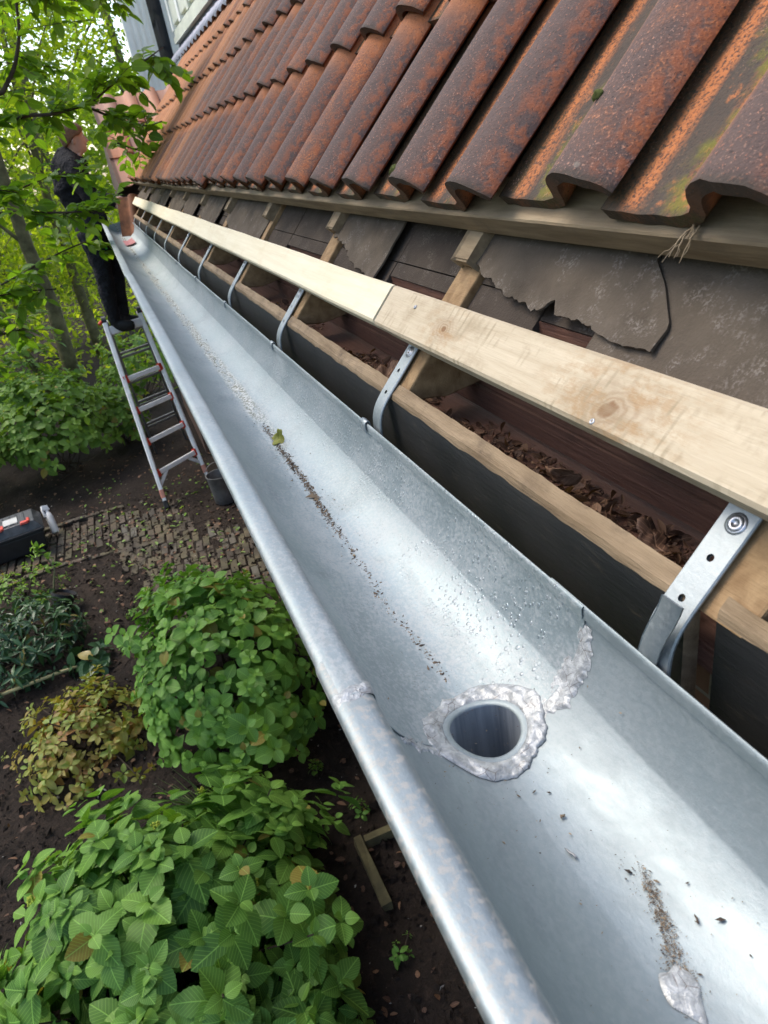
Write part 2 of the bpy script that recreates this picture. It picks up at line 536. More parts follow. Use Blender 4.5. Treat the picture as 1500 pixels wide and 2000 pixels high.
def mat_zinc(name, base, rough0, rough1, ox=0.5, drops=True, grit=0.3, spangle=0.25, crust=False, bloom=0.0):
    t = NT(name)
    o = t.obj()
    x, y, z = t.sep(o)
    n1 = t.noise(t.mapping(o, (1, 0.5, 1)), 16, 6, 0.65)
    n2 = t.noise(t.mapping(o, (1, 0.7, 1)), 250, 5, 0.7)
    n3 = t.noise(t.mapping(o, (1, 0.18, 1)), 46, 5, 0.7, 0.3)
    n4 = t.noise(o, 420, 2, 0.6)
    big = t.noise(t.mapping(o, (1, 0.45, 1)), 7, 5, 0.7, 0.5)
    c = t.mix(n1, tuple(b * 0.86 for b in base), base)
    c = t.mix(t.math('MULTIPLY', t.step(big, 0.48, 0.62), 0.32), c, (0.235, 0.262, 0.262))
    low = t.math('SUBTRACT', 1, t.step(z, -0.085, -0.03))       # wet and dirty towards the bottom
    oxm = t.math('MULTIPLY', t.step(t.math('ADD', n2, t.math('MULTIPLY', n1, 0.5)), 0.66, 0.90), ox, clamp=True)
    rough = t.math('ADD', t.math('MULTIPLY_ADD', n1, rough1 - rough0, rough0), t.math('MULTIPLY_ADD', n3, 0.14, t.math('MULTIPLY', t.step(big, 0.46, 0.66), 0.10)))
    c = t.mix(oxm, c, (0.36, 0.375, 0.37))
    pit = t.math('MULTIPLY', t.step(n4, 0.60, 0.70), t.math('MULTIPLY', t.step(n3, 0.45, 0.6), t.math('MULTIPLY_ADD', low, 0.75, 0.12)))
    c = t.mix(t.math('MULTIPLY', pit, grit), c, (0.16, 0.15, 0.14))
    h = t.math('ADD', t.math('MULTIPLY', n2, 0.5), t.math('MULTIPLY', t.noise(o, 30, 3), spangle))
    if drops:
        dv = t.mapping(o, (1, 1, 0.75))
        dens = t.noise(o, 14, 3)
        d1 = t.voro(dv, 190)
        d2 = t.voro(t.mapping(dv, loc=(3, 1, 2)), 95)
        m1 = t.math('MULTIPLY', t.math('SUBTRACT', 1, t.step(d1, 0.20, 0.34)), t.step(t.voro(dv, 190, out='Color'), 0.35, 0.6))
        m2 = t.math('MULTIPLY', t.math('SUBTRACT', 1, t.step(d2, 0.13, 0.24)), t.step(t.voro(t.mapping(dv, loc=(3, 1, 2)), 95, out='Color'), 0.52, 0.6))
        band = t.math('MULTIPLY', t.step(x, -0.088, -0.045), t.step(dens, 0.38, 0.56))
        far = t.step(y, 0.09, 0.12)
        dm = t.math('MULTIPLY', t.math('MAXIMUM', m1, m2), t.math('MULTIPLY', band, far), clamp=True)
        c = t.mix(t.math('MULTIPLY', dm, 0.5), c, (0.30, 0.32, 0.34))
        h = t.math('ADD', h, t.math('MULTIPLY', dm, 2.2))
        rough = t.math('SUBTRACT', rough, t.math('MULTIPLY', dm, 0.2), clamp=True)
    if crust:      # chalky crust and wet grime that has settled along the bottom, farther up the run
        mid = t.math('SUBTRACT', 1, t.step(t.math('ABSOLUTE', t.math('ADD', x, 0.094)), 0.006, 0.020), clamp=True)
        cm = t.math('MULTIPLY', t.math('MULTIPLY', mid, t.step(y, 0.7, 1.3)), t.step(n3, 0.36, 0.56), clamp=True)
        c = t.mix(cm, c, t.mix(t.step(n2, 0.42, 0.58), (0.12, 0.12, 0.07), (0.55, 0.56, 0.53)))
        oxm = t.math('MAXIMUM', oxm, t.math('MULTIPLY', cm, 0.9))
    # dull patches of zinc bloom on the rolled front bead and the near length
    blo = t.math('MULTIPLY', t.step(t.noise(o, 150, 4, 0.65), 0.46, 0.64), t.math('SUBTRACT', 1, t.step(x, -0.199, -0.193)), clamp=True)
    c = t.mix(t.math('MULTIPLY', blo, bloom), c, (0.33, 0.32, 0.29))
    oxm = t.math('MAXIMUM', oxm, t.math('MULTIPLY', blo, bloom))
    t.set(Base_Color=c, Metallic=t.math('SUBTRACT', 0.95, t.math('MULTIPLY', oxm, 0.65)), Roughness=rough)
    t.bump(h, 0.4, 0.0014)
    return t.m
ZB = (0.335, 0.388, 0.395)
M_ZINC = mat_zinc("weathered_zinc", ZB, 0.39, 0.54, 0.7, crust=True, bloom=0.25, grit=0.6, spangle=0.5)
M_ZINC_NEW = mat_zinc("smooth_zinc", (0.31, 0.356, 0.364), 0.44, 0.56, 0.2, drops=False, grit=0.15, spangle=0.12, bloom=0.85)
M_GALV = mat_zinc("galvanised_steel", (0.32, 0.355, 0.365), 0.4, 0.55, 0.35, drops=False, grit=0.15)
M_ALU = plain("brushed_aluminium", (0.85, 0.85, 0.84), 0.5, 0.1, 0.1, 20, 0.05)
M_DARKZINC = plain("old_zinc", (0.22, 0.225, 0.23), 0.5, 0.7, 0.3, 14, 0.1)

def mat_spout():
    t = NT("outlet_tube_zinc")
    o = t.obj()
    n = t.noise(t.mapping(o, (30, 30, 1.2)), 3, 5, 0.6)
    t.set(Base_Color=t.ramp(n, [(0.35, (0.20, 0.235, 0.275)), (0.75, (0.52, 0.56, 0.60))]), Roughness=0.5, Metallic=0.6)
    return t.m
M_SPOUT = mat_spout()

def mat_sealant():
    t = NT("grey_sealant_paste")
    o = t.obj()
    n = t.noise(o, 130, 5, 0.65)
    cr = t.voro(t.vadd(o, t.n("ShaderNodeVectorMath", operation='SCALE').outputs[0]), 85, 'DISTANCE_TO_EDGE')
    c = t.mix(t.step(n, 0.35, 0.7), (0.26, 0.268, 0.262), (0.42, 0.43, 0.422))
    c = t.mix(t.math('MULTIPLY', t.math('SUBTRACT', 1, t.step(t.math('ADD', cr, t.math('MULTIPLY', n, 0.04)), 0.02, 0.06)), t.math('MULTIPLY', t.step(t.noise(o, 40, 2), 0.45, 0.6), 0.8)), c, (0.10, 0.075, 0.065))
    t.set(Base_Color=c, Roughness=0.4, Metallic=0.3)
    t.bump(t.math('ADD', t.noise(o, 80, 4, 0.6, 1.0), t.math('MULTIPLY', n, 0.4)), 0.7, 0.003)
    return t.m
M_SEAL = mat_sealant()

def mat_leaf(name, c0, c1, c2, trans=0.45, vein=0.25, rough=0.45, nveins=8, spec=0.4):
    t = NT(name)
    uv = t.sep(t.uv())
    u = t.math('ABSOLUTE', t.math('SUBTRACT', uv[0], 0.5))
    v = uv[1]
    rnd = t.attr("rnd")
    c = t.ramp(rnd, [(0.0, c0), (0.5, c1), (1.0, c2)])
    o = t.obj()
    c = t.mix(t.step(rnd, 1.1, 1.3), c, (0.30, 0.23, 0.05))      # a few leaves have yellowed
    c = t.mix(t.math('MULTIPLY', t.noise(o, 22, 4), 0.35), c, tuple(q * 0.55 for q in c0))
    side = t.math('FRACT', t.math('MULTIPLY', t.math('SUBTRACT', v, t.math('MULTIPLY', u, 0.75)), nveins))
    sv = t.math('SUBTRACT', 1, t.step(t.math('ABSOLUTE', t.math('SUBTRACT', side, 0.5)), 0.03, 0.13))
    mv = t.math('SUBTRACT', 1, t.step(u, 0.008, 0.028))
    vm = t.math('MAXIMUM', t.math('MULTIPLY', sv, 0.5), mv)
    c = t.mix(t.math('MULTIPLY', vm, vein), c, tuple(min(1, q * 2.2 + 0.03) for q in c2))
    t.set(Base_Color=c, Roughness=rough)
    t.p.inputs['Specular IOR Level'].default_value = spec
    t.bump(t.math('MULTIPLY', vm, -1.0), 0.35, 0.002)
    tr = t.n("ShaderNodeBsdfTranslucent")
    t.put(tr.inputs[0], t.mix(1.0, c, (1.25, 1.3, 0.5), 'MULTIPLY'))
    mx = t.n("ShaderNodeMixShader")
    mx.inputs[0].default_value = trans
    t.t.links.new(t.p.outputs[0], mx.inputs[1])
    t.t.links.new(tr.outputs[0], mx.inputs[2])
    t.t.links.new(mx.outputs[0], t.out.inputs[0])
    return t.m
M_HYD = mat_leaf("hydrangea_leaf", (0.05, 0.12, 0.022), (0.105, 0.235, 0.042), (0.2, 0.37, 0.062), 0.28, 0.42, 0.5, spec=0.25)
M_ROUND = mat_leaf("smooth_shrub_leaf", (0.06, 0.14, 0.024), (0.115, 0.26, 0.042), (0.21, 0.40, 0.068), 0.28, 0.25, 0.45, spec=0.28)
M_HEDGE = mat_leaf("shrub_leaf", (0.06, 0.125, 0.02), (0.115, 0.225, 0.033), (0.2, 0.33, 0.05), 0.32, 0.2, 0.5, spec=0.25)
M_EPI = mat_leaf("yellowing_leaf", (0.34, 0.15, 0.055), (0.32, 0.29, 0.055), (0.24, 0.36, 0.07), 0.3, 0.2)
M_RHOD = mat_leaf("leathery_leaf", (0.02, 0.055, 0.025), (0.035, 0.085, 0.035), (0.07, 0.15, 0.05), 0.1, 0.2, 0.3)
M_LIME = mat_leaf("lime_leaf", (0.1, 0.2, 0.03), (0.18, 0.34, 0.05), (0.3, 0.45, 0.1), 0.4, 0.15)
M_CAN = mat_leaf("young_canopy_leaf", (0.085, 0.18, 0.02), (0.15, 0.28, 0.025), (0.25, 0.38, 0.03), 0.55, 0.2, 0.45, spec=0.25)
M_BACK = mat_leaf("sunlit_woodland_leaf", (0.13, 0.22, 0.018), (0.26, 0.36, 0.025), (0.44, 0.5, 0.04), 0.6, 0.0, 0.6, spec=0.2)
M_GRASS = mat_leaf("grass_blade", (0.06, 0.12, 0.03), (0.1, 0.18, 0.04), (0.16, 0.24, 0.06), 0.3, 0.0)
M_DEAD = mat_leaf("dry_brown_leaf", (0.045, 0.022, 0.014), (0.12, 0.058, 0.03), (0.24, 0.135, 0.075), 0.12, 0.3, 0.7)
M_BARK = plain("mossy_bark", (0.13, 0.115, 0.055), 0.9, 0, 0.45, 9, 0.6, 0.02, 0.2)
M_TWIG = plain("twig_bark", (0.055, 0.042, 0.03), 0.85, 0, 0.35, 20, 0.3, 0.004, 0.2)
M_STEM = plain("green_stem", (0.12, 0.13, 0.05), 0.6, 0, 0.3, 20, 0.1)
M_MOSS = plain("moss", (0.075, 0.085, 0.025), 0.95, 0, 0.5, 40, 0.6, 0.006, 0.1)

# ------------------------------------------------------------------ ground
def mat_soil():
    t = NT("damp_soil")
    o = t.obj()
    n1 = t.noise(o, 2.2, 6, 0.65)
    n2 = t.noise(o, 28, 6, 0.7)
    n3 = t.noise(o, 150, 3)
    c = t.ramp(n1, [(0.3, (0.013, 0.010, 0.008)), (0.7, (0.036, 0.026, 0.020))])
    c = t.mix(t.math('MULTIPLY', t.step(n2, 0.5, 0.75), 0.6), c, (0.075, 0.05, 0.036))
    c = t.mix(t.math('MULTIPLY', t.math('SUBTRACT', 1, t.step(t.voro(o, 42), 0.06, 0.12)), t.math('MULTIPLY', t.step(n2, 0.52, 0.6), 0.5)), c, (0.20, 0.15, 0.11))
    t.set(Base_Color=c, Roughness=0.9)
    t.p.inputs['Specular IOR Level'].default_value = 0.2
    t.bump(t.math('ADD', n2, t.math('MULTIPLY', n3, 0.35)), 0.9, 0.03)
    return t.m
M_SOIL = mat_soil()

def build_ground():
    mb = MB()
    def axis(lo, hi, n, far):
        c = np.linspace(lo, hi, n)
        out = np.geomspace(0.3, far, 12)
        return np.concatenate([lo - out[::-1], c, hi + out])
    xs = axis(-3.2, 0.4, 70, 150); ys = axis(0.2, 9.5, 150, 180)
    X, Y = np.meshgrid(xs, ys)
    Z = 0.018 * fnoise2(X * 3, Y * 3, 3) + 0.008 * fnoise2(X * 11, Y * 11, 5)
    nearp = np.exp(-(((X + 0.35) / 0.75) ** 4 + ((Y - 5.3) / 1.1) ** 4))
    Z = Z * (1 - 0.45 * nearp) + 0.007 * nearp - 0.012
    mb.grid(np.stack([X, Y, Z], -1))
    o = mb.build("ground", M_SOIL, smooth=True)
    tag(o, kind='structure')
build_ground()

def mat_brick():
    t = NT("mossy_clinker")
    rnd = t.attr("rnd")
    o = t.obj()
    c = t.ramp(rnd, [(0.0, (0.065, 0.055, 0.03)), (0.45, (0.095, 0.078, 0.044)), (0.75, (0.085, 0.055, 0.036)), (1.0, (0.09, 0.085, 0.07))])
    n = t.noise(o, 16, 5, 0.65)
    c = t.mix(t.step(n, 0.45, 0.7), c, (0.042, 0.042, 0.02))
    c = t.mix(t.math('MULTIPLY', t.step(t.noise(o, 3.2, 5, 0.7), 0.44, 0.62), 0.85), c, (0.03, 0.023, 0.017))
    t.set(Base_Color=c, Roughness=0.85)
    t.bump(t.noise(o, 90, 4), 0.4, 0.006)
    return t.m
M_BRICK = mat_brick()

def build_path():
    mb = MB()
    def put(cx, cy, ang, L=0.198, Wd=0.066):
        M = Matrix.Translation((cx, cy, 0.000 + RNG.normal(0, 0.003) + 0.006 * math.sin(cx * 5 + cy * 3))) @ Matrix.Rotation(ang + RNG.normal(0, 0.02), 4, 'Z') @ Matrix.Rotation(RNG.normal(0, 0.02), 4, 'X')
        l, w = L / 2 - 0.005, Wd / 2 - 0.005
        b = 0.004
        V = [(-l,-w,-.05),(l,-w,-.05),(l,w,-.05),(-l,w,-.05),(-l,-w,-b),(l,-w,-b),(l,w,-b),(-l,w,-b),(-l+b,-w+b,0),(l-b,-w+b,0),(l-b,w-b,0),(-l+b,w-b,0)]
        V = np.array(V) @ np.array(M)[:3, :3].T + np.array(M)[:3, 3]
        mb.add(V, [(0,1,5,4),(1,2,6,5),(2,3,7,6),(3,0,4,7),(4,5,9,8),(5,6,10,9),(6,7,11,10),(7,4,8,11),(8,9,10,11)], None, RNG.random())
    # the main field: courses running away from the house-corner, lightly fanned
    for i in range(25):
        x = -0.95 + i * 0.069
        for j in range(14):
            y = 4.05 + j * 0.204 + (0.102 if i % 2 else 0) + 0.03 * math.sin(i * 2.3)
            lo = 4.15 + max(0, -0.45 - x) * 1.9 + 0.06 * math.sin(i * 1.7)
            hi = 6.30 - 0.10 * abs(x + 0.2) + 0.05 * math.sin(i)
            if lo < y < hi and RNG.random() > 0.03:
                put(x + 0.035 * math.sin(y * 1.6), y, math.pi / 2 + 0.1 * math.sin(y))
    # arm that leaves to the left, with soldier edging
    for i in range(31):
        x = -0.98 - i * 0.069
        cy = 6.02 + 0.10 * math.cos(i * 0.12) - 0.03
        for j in range(3):
            put(x, cy - 0.20 + j * 0.204 + (0.10 if i % 2 else 0), math.pi / 2)
    for i in range(16):
        x = -0.72 - i * 0.19
        put(x, 5.60 + 0.10 * math.sin(i * 0.5 - 0.3) - 0.02, 0.05)
        put(x - 0.05, 6.52 + 0.03 * math.sin(i * 0.5), -0.02)
    for i in range(9):
        th = i / 8
        put(-0.92 + 0.40 * th, 5.52 - 1.05 * th + 0.10 * math.sin(th * 6), -1.0 + 0.25 * th)
    o = mb.build("path", M_BRICK)
    tag(o, kind='structure')
build_path()

# ------------------------------------------------------------------ house wall, roof carcass
Y0, Y1 = -1.3, 7.05                      # the stretch of eaves that is built

def mat_wall():
    t = NT("old_brick_wall")
    o = t.obj()
    br = t.n("ShaderNodeTexBrick")
    t.put(br.inputs['Vector'], t.mapping(o, (1, 1, 1), rot=(0, RAD(90), RAD(90))))
    br.inputs['Scale'].default_value = 4.5
    br.inputs['Color1'].default_value = (0.16, 0.075, 0.045, 1)
    br.inputs['Color2'].default_value = (0.11, 0.06, 0.04, 1)
    br.inputs['Mortar'].default_value = (0.17, 0.155, 0.13, 1)
    br.inputs['Mortar Size'].default_value = 0.012
    t.set(Base_Color=t.mix(t.math('MULTIPLY', t.noise(o, 5, 5), 0.6), br.outputs[0], (0.06, 0.04, 0.03)), Roughness=0.9)
    t.bump(br.outputs[1], -0.5, 0.01)
    return t.m

house = empty("house", (0.6, 3.0, 0), "brick house whose eaves stand open above the new gutter, rafters bare", "house")
wall = MB().box((0.18, Y0, -0.2), (0.45, Y1, H - 0.035)).build("wall", mat_wall(), house)

# planks inside the open eaves: floor of the box and the board behind it
mb = MB()
for k, (x0, x1, dz) in enumerate(((0.046, 0.112, 0.0), (0.115, 0.176, -0.003))):
    mb.box((x0, Y0, H - 0.022 + dz), (x1, Y1, H - 0.004 + dz))
mb.build("soffit_board", M_BROWN, house)
mb = MB()
for z0, z1, dx in ((-0.002, 0.030, 0.0), (0.032, 0.075, 0.003), (0.0765, 0.155, 0.0)):
    mb.box((0.158 + dx, Y0, H + z0), (0.178, Y1, H + z1))
tag(mb.build("back_board", M_BROWN, house), "dark brown painted board behind the dead leaves")

# rafters: 60 mm wide, every 600 mm
RY = [0.575 + 0.6 * k for k in range(-2, 11)]
for k, yc in enumerate(RY):
    mb = MB()
    hw = 0.029
    s = np.array([-0.243, -0.16, -0.06, 0.02, 0.4, 3.0])
    wob = 0.003 * fnoise(s * 9, 40 + k)
    zb = H + 0.040
    P = []
    for si, w_ in zip(s, wob):
        topl = W(si, yc + hw + w_, -0.001); topr = W(si, yc - hw + w_, -0.001)
        d = 0.10
        bl = W(si, yc + hw + w_, -d); br_ = W(si, yc - hw + w_, -d)
        for q, tq in ((bl, topl), (br_, topr)):
            if q[2] < zb: q[2] = min(zb, tq[2] - 0.01)
        P.append([topl, topr, br_, bl])
    P = np.array(P)
    mb.grid(P, None, close=True, flip=True)
    mb.f.append([0, 1, 2, 3]); mb.mi.append(0)
    r = mb.build("rafter", M_RAFTER, house)
    bevel(r, 0.003, 2)
    # counter batten stub on the rafter, just below the tile batten
    mb = MB()
    slope_box(mb, -0.034 + 0.006 * fnoise(k, 3), 0.6, yc - 0.024, yc + 0.022, 0.001, 0.019, 1, k)
    bevel(mb.build("counter_batten", M_BATTEN, house), 0.003, 2)

# fascia board: black outside, raw on top; a joint sits under the nearest bracket
def fascia(ya, yb, seed, raw=0.0):
    n = max(4, int((yb - ya) / 0.009))
    ys = np.linspace(ya, yb, n)
    w1 = 0.0005 * fnoise(ys * 6, seed) + 0.0005 * fnoise(ys * 60, seed + 1)
    w2 = 0.0007 * fnoise(ys * 7, seed + 2) + 0.0008 * fnoise(ys * 55, seed + 5)
    so, si = -0.2435 + raw, -0.223
    P = []
    for y, a, b in zip(ys, w1, w2):
        po = W(so + a, y, 0.001 + a); pm = W(so + 0.004 + a, y, 0.003 + a); pi = W(si + b, y, 0.001 + raw * 0.4)
        bo = np.array([po[0] - 0.001, y, H - 0.145]); bi = np.array([pi[0], y, H - 0.145])
        pb = np.array([po[0] - 0.0005, y, po[2] - 0.004 + 0.0025 * fnoise(y * 30, seed + 4)])
        P.append([bo, pb, po, pm, pi, bi])
    P = np.array(P)
    mb = MB()
    mb.grid(P[:, 0:2], mi=0); mb.grid(P[:, 1:5], mi=1); mb.grid(P[:, 4:6], mi=1); mb.grid(P[:, [5, 0]], mi=0)
    b = mb.n
    mb.add(P[0], [(0, 1, 2, 3, 4, 5)], mi=1); mb.add(P[-1], [(5, 4, 3, 2, 1, 0)], mi=1)
    o = mb.build("fascia_board", [M_BLACK, M_RAW], house)
    return o
tag(fascia(-0.002, Y1, 21), "long fascia board painted black with a bare top edge")
tag(fascia(Y0, -0.028, 31, 0.006), "near fascia board with splintered orange end")

# sarking below the tiles (also keeps the sky out), split by the rafters near the eaves
mb = MB()
mb.add(np.array([W(0.03, Y0, -0.006), W(0.03, 7.1, -0.006), W(1.6, 8.1, -0.006), W(3.0, 8.1, -0.006), W(3.0, Y0, -0.006)]), [(0, 1, 2, 3, 4)])
mb.build("underlay", M_SARK, house)
for k in range(len(RY) - 1):
    a, b = RY[k] + 0.030, RY[k + 1] - 0.030
    rr = np.random.default_rng(200 + k)
    j = a + (b - a) * rr.uniform(0.3, 0.7)
    for (p, q, lo) in ((a, j - 0.002, -0.07), (j + 0.002, b, -0.09)):
        mb = MB()
        slope_box(mb, lo + rr.uniform(-0.02, 0.01), -0.052, p, q, -0.022, -0.012, 3, k)
        slope_box(mb, -0.050, 0.06, p, q, -0.022, -0.012 + rr.uniform(-.001, .001), 3, k + 50)
        mb.build("sarking_board", M_SARK, house)

def jag(ys, seed):
    r = np.random.default_rng(seed); o = 0 * ys
    for st, am in ((0.034, 0.0034), (0.014, 0.0022), (0.0065, 0.0015), (0.0031, 0.0009)):
        k = np.arange(ys[0] - st, ys[-1] + 2 * st, st); k = k + r.uniform(-.35, .35, len(k)) * st
        o = o + am * np.interp(ys, k, r.normal(0, 0.75, len(k)))
    return o
# torn sheets of felt
def felt(ya, yb, low, seed, n0=0.004, top=0.05, curl=0.010, side=None, label=None):
    ny, ns = max(10, int((yb - ya) / 0.0022)), 22
    ys = np.linspace(ya, yb, ny)
    lo = low(ys) + 0.0018 * fnoise(ys * 40, seed) + jag(ys, seed)
    top_ = np.full(ny, top)
    P = []
    for y, l in zip(ys, lo):
        s = np.linspace(l, top, ns)
        yy = np.full(ns, y)
        if side is not None:                      # the near edge is torn on a slant
            sh = side(s)
            yy = sh + (y - ya) * (yb - sh) / (yb - ya)
        f = np.exp(-(s - l) / 0.018)
        n = n0 + 0.0014 * fnoise2(yy * 22, s * 30, seed + 3) + 0.5 * curl * f * (0.3 + 0.7 * fnoise(yy * 11, seed + 7))
        P.append(W(s, yy, np.maximum(n, 0.0015)))
    P = np.array(P)
    mb = MB()
    mb.grid(P, flip=False)
    Q = P - NV * 0.003
    mb.grid(Q, flip=True)
    mb.grid(np.stack([P[:, 0], Q[:, 0]], 1)); mb.grid(np.stack([P[0], Q[0]], 1)); mb.grid(np.stack([P[-1], Q[-1]], 1))
    o = mb.build("felt_sheet", M_FELT, house, smooth=False)
    autosmooth(o, 50)
    if label: tag(o, label)
    return o
ip = lambda xs, ys_: (lambda y: np.interp(y, xs, ys_))
felt(0.18, 0.562, ip([0.17, 0.24, 0.30, 0.335, 0.35, 0.375, 0.45, 0.53, 0.57], [-0.078, -0.075, -0.068, -0.070, -0.056, -0.068, -0.062, -0.038, -0.03]), 5, 0.006,
     side=ip([-0.09, -0.075, -0.05, -0.014, 0.009, 0.05], [0.165, 0.172, 0.172, 0.208, 0.238, 0.240]), curl=0.012, label="torn grey felt sheet with a ragged lower edge")
felt(-0.7, 0.262, ip([-0.7, -0.2, 0.0, 0.1, 0.2], [-0.115, -0.105, -0.11, -0.10, -0.105]), 6, 0.001, curl=0.004)
felt(0.86, 1.165, ip([0.86, 0.95, 1.02, 1.08, 1.17], [-0.10, -0.09, -0.075, -0.055, -0.035]), 8, 0.004, curl=0.010)
for k in range(4, len(RY) - 1):
    a, b = RY[k] + 0.004, RY[k + 1] - 0.002
    rr = np.random.default_rng(70 + k); cut = a + (b - a) * rr.choice([0.0, 0.0, 0.3, 0.5])
    felt(cut, b, ip([a, a + 0.3 * (b - a), b - 0.12, b], [-0.105, -0.10, -0.095, -0.06 + rr.uniform(-.02, .01)]), 8 + k, 0.003, curl=0.005)

# a dark tear running down the big sheet
pts = [(0.395, -0.034), (0.392, -0.040), (0.396, -0.047), (0.388, -0.053), (0.383, -0.060), (0.386, -0.067)]
mb = MB()
L_ = np.array([W(s, y + 0.0016 + 0.0022 * i / 5, 0.0125 - 0.0002 * i) for i, (y, s) in enumerate(pts)])
R_ = np.array([W(s, y - 0.0016 - 0.0022 * i / 5, 0.0125 - 0.0002 * i) for i, (y, s) in enumerate(pts)])
mb.grid(np.stack([L_, R_], 1)); mb.grid(np.stack([L_ - NV * .003, R_ - NV * .003], 1), flip=True)
# (the tear is left to the folds of the sheet itself)

# ------------------------------------------------------------------ tiles
eaves_batten = empty("roof_batten", W(0.01, 3, 0.03), "weathered timber batten carrying the lowest row of roof tiles", "batten")
mb = MB()
slope_box(mb, 0.0055, 0.062, Y0, Y1 + 0.05, 0.020, 0.0575, 90, 77, 0.0012)
bt = mb.build("batten_timber", M_BATTEN, eaves_batten)
bevel(bt, 0.002, 1)

TP, TG, TL, TT = 0.1996, 0.3246, 0.385, 0.0155      # pitch, gauge, length, thickness
UC = 0.134
PU = np.array([0, .012, .03, .05, .07, .09, .104, .113, .120, .126, .131, .137, .145, .156, .168, .180, .192, .204, .213, .2195, .221])
PH = np.array([.004, .0035, .0024, .0012, .0003, .0002, .0018, .0052, .0120, .0215, .0305, .0385, .0440, .0478, .0485, .0464, .0420, .0350, .0282, .0215, .0182])
NA = 6
roof = empty("tiled_roof", W(0.5, 3, 0), "steep roof of old orange and purple-brown clay pantiles above the open eaves", "roof")
def tile_geo(row, y_corner, jig=1.0, simple=False, seed=0):
    r = np.random.default_rng(seed)
    du, da, rot, lift = r.normal(0, 0.0022), r.normal(0, 0.005), r.normal(0, 0.010), abs(r.normal(0, 0.0015))
    tw = r.normal(0, 0.004)
    pu, ph = (PU, PH) if not simple else (PU[[0, 3, 5, 7, 9, 11, 13, 15, 17, 19, 20]], PH[[0, 3, 5, 7, 9, 11, 13, 15, 17, 19, 20]])
    al = np.linspace(0, 1, NA if not simple else 3)
    A, U = np.meshgrid(al, pu, indexing='ij')
    Hh = np.broadcast_to(ph, A.shape) * (1 + r.normal(0, 0.03))
    Hh = Hh + 0.0009 * fnoise2(A * 6 + seed, U * 40, seed % 97)
    nose_w = 0.0014 * fnoise(pu * 120 + seed, seed % 31) * np.exp(-A * 14) 
    a = A * TL + nose_w + da
    u = U + rot * (A * TL - 0.1) + du
    s = 0.0156 + row * TG + a * 0.999
    y = y_corner - (u - UC)
    n = 0.0725 + (0.005 if row else 0.0) - a * ((0.0145 + (0.005 if row else 0.0)) / TG) + Hh + lift + tw * (U - 0.1) + (0.004 if row == 0 else 0.0) * 0
    top = W(s, y, n)
    # slope of the profile gives a bottom shifted along its normal
    dh = np.gradient(ph, pu); nn = np.sqrt(1 + dh ** 2)
    ub = u + TT * dh / nn * 0.75; nb = n - TT / nn * 1.0
    bot = W(s, y_corner - (ub - UC), nb)
    uv = np.stack([U / 0.22, A], -1)
    return top, bot, uv, r.random()
def add_tile(mb, row, yc, seed, simple=False):
    top, bot, uv, rnd = tile_geo(row, yc, 1, simple, seed)
    mb.grid(top, uv, rnd, flip=True)
    mb.grid(bot, uv, rnd)
    e = uv.copy(); e[..., 1] = 0.0
    mb.grid(np.stack([top[0], bot[0]]), np.stack([e[0], e[0]]), rnd)
    mb.grid(np.stack([top[:, -1], bot[:, -1]], 1), np.stack([uv[:, -1], uv[:, -1]], 1), rnd)
    mb.grid(np.stack([top[:, 0], bot[:, 0]], 1), np.stack([uv[:, 0], uv[:, 0]], 1), rnd, flip=True)

YC0 = 0.128
cands = []
for row in range(0, 8):
    for i in range(-5, 48):
        yc = YC0 + i * TP
        smid = row * TG + 0.15
        xm = O2[0] + smid * math.cos(PITCH)
        if yc > 7.0 + (xm - 0.19) * 0.95: continue
        # beside the dormer nothing is tiled above its sill
        if smid > 1.62 and yc > 4.6: continue
        q = to_px(W(smid, yc, 0.1))
        inview = -150 < q[0] < 1650 and -260 < q[1] < 2100 and q[2] > 0
        if not inview and (row > 4 or q[2] < 0.1): 
            if row > 5: continue
        cands.append((0 if inview else 1, q[2] if q[2] > 0 else 99, row, i, yc))
cands.sort()
rest = MB()
for k, (iv, d, row, i, yc) in enumerate(cands):
    seed = 1000 + row * 97 + (i + 20)
    if k < 100 and iv == 0:
        mb = MB(); add_tile(mb, row, yc, seed)
        o = mb.build("roof_tile", M_TILE, roof); autosmooth(o, 38)
    else:
        add_tile(rest, row, yc, seed, simple=(d > 3.2))
o = rest.build("far_tile", M_TILE, roof); autosmooth(o, 38)
tag(o, "the mass of smaller orange tiles farther along the roof", kind='stuff')

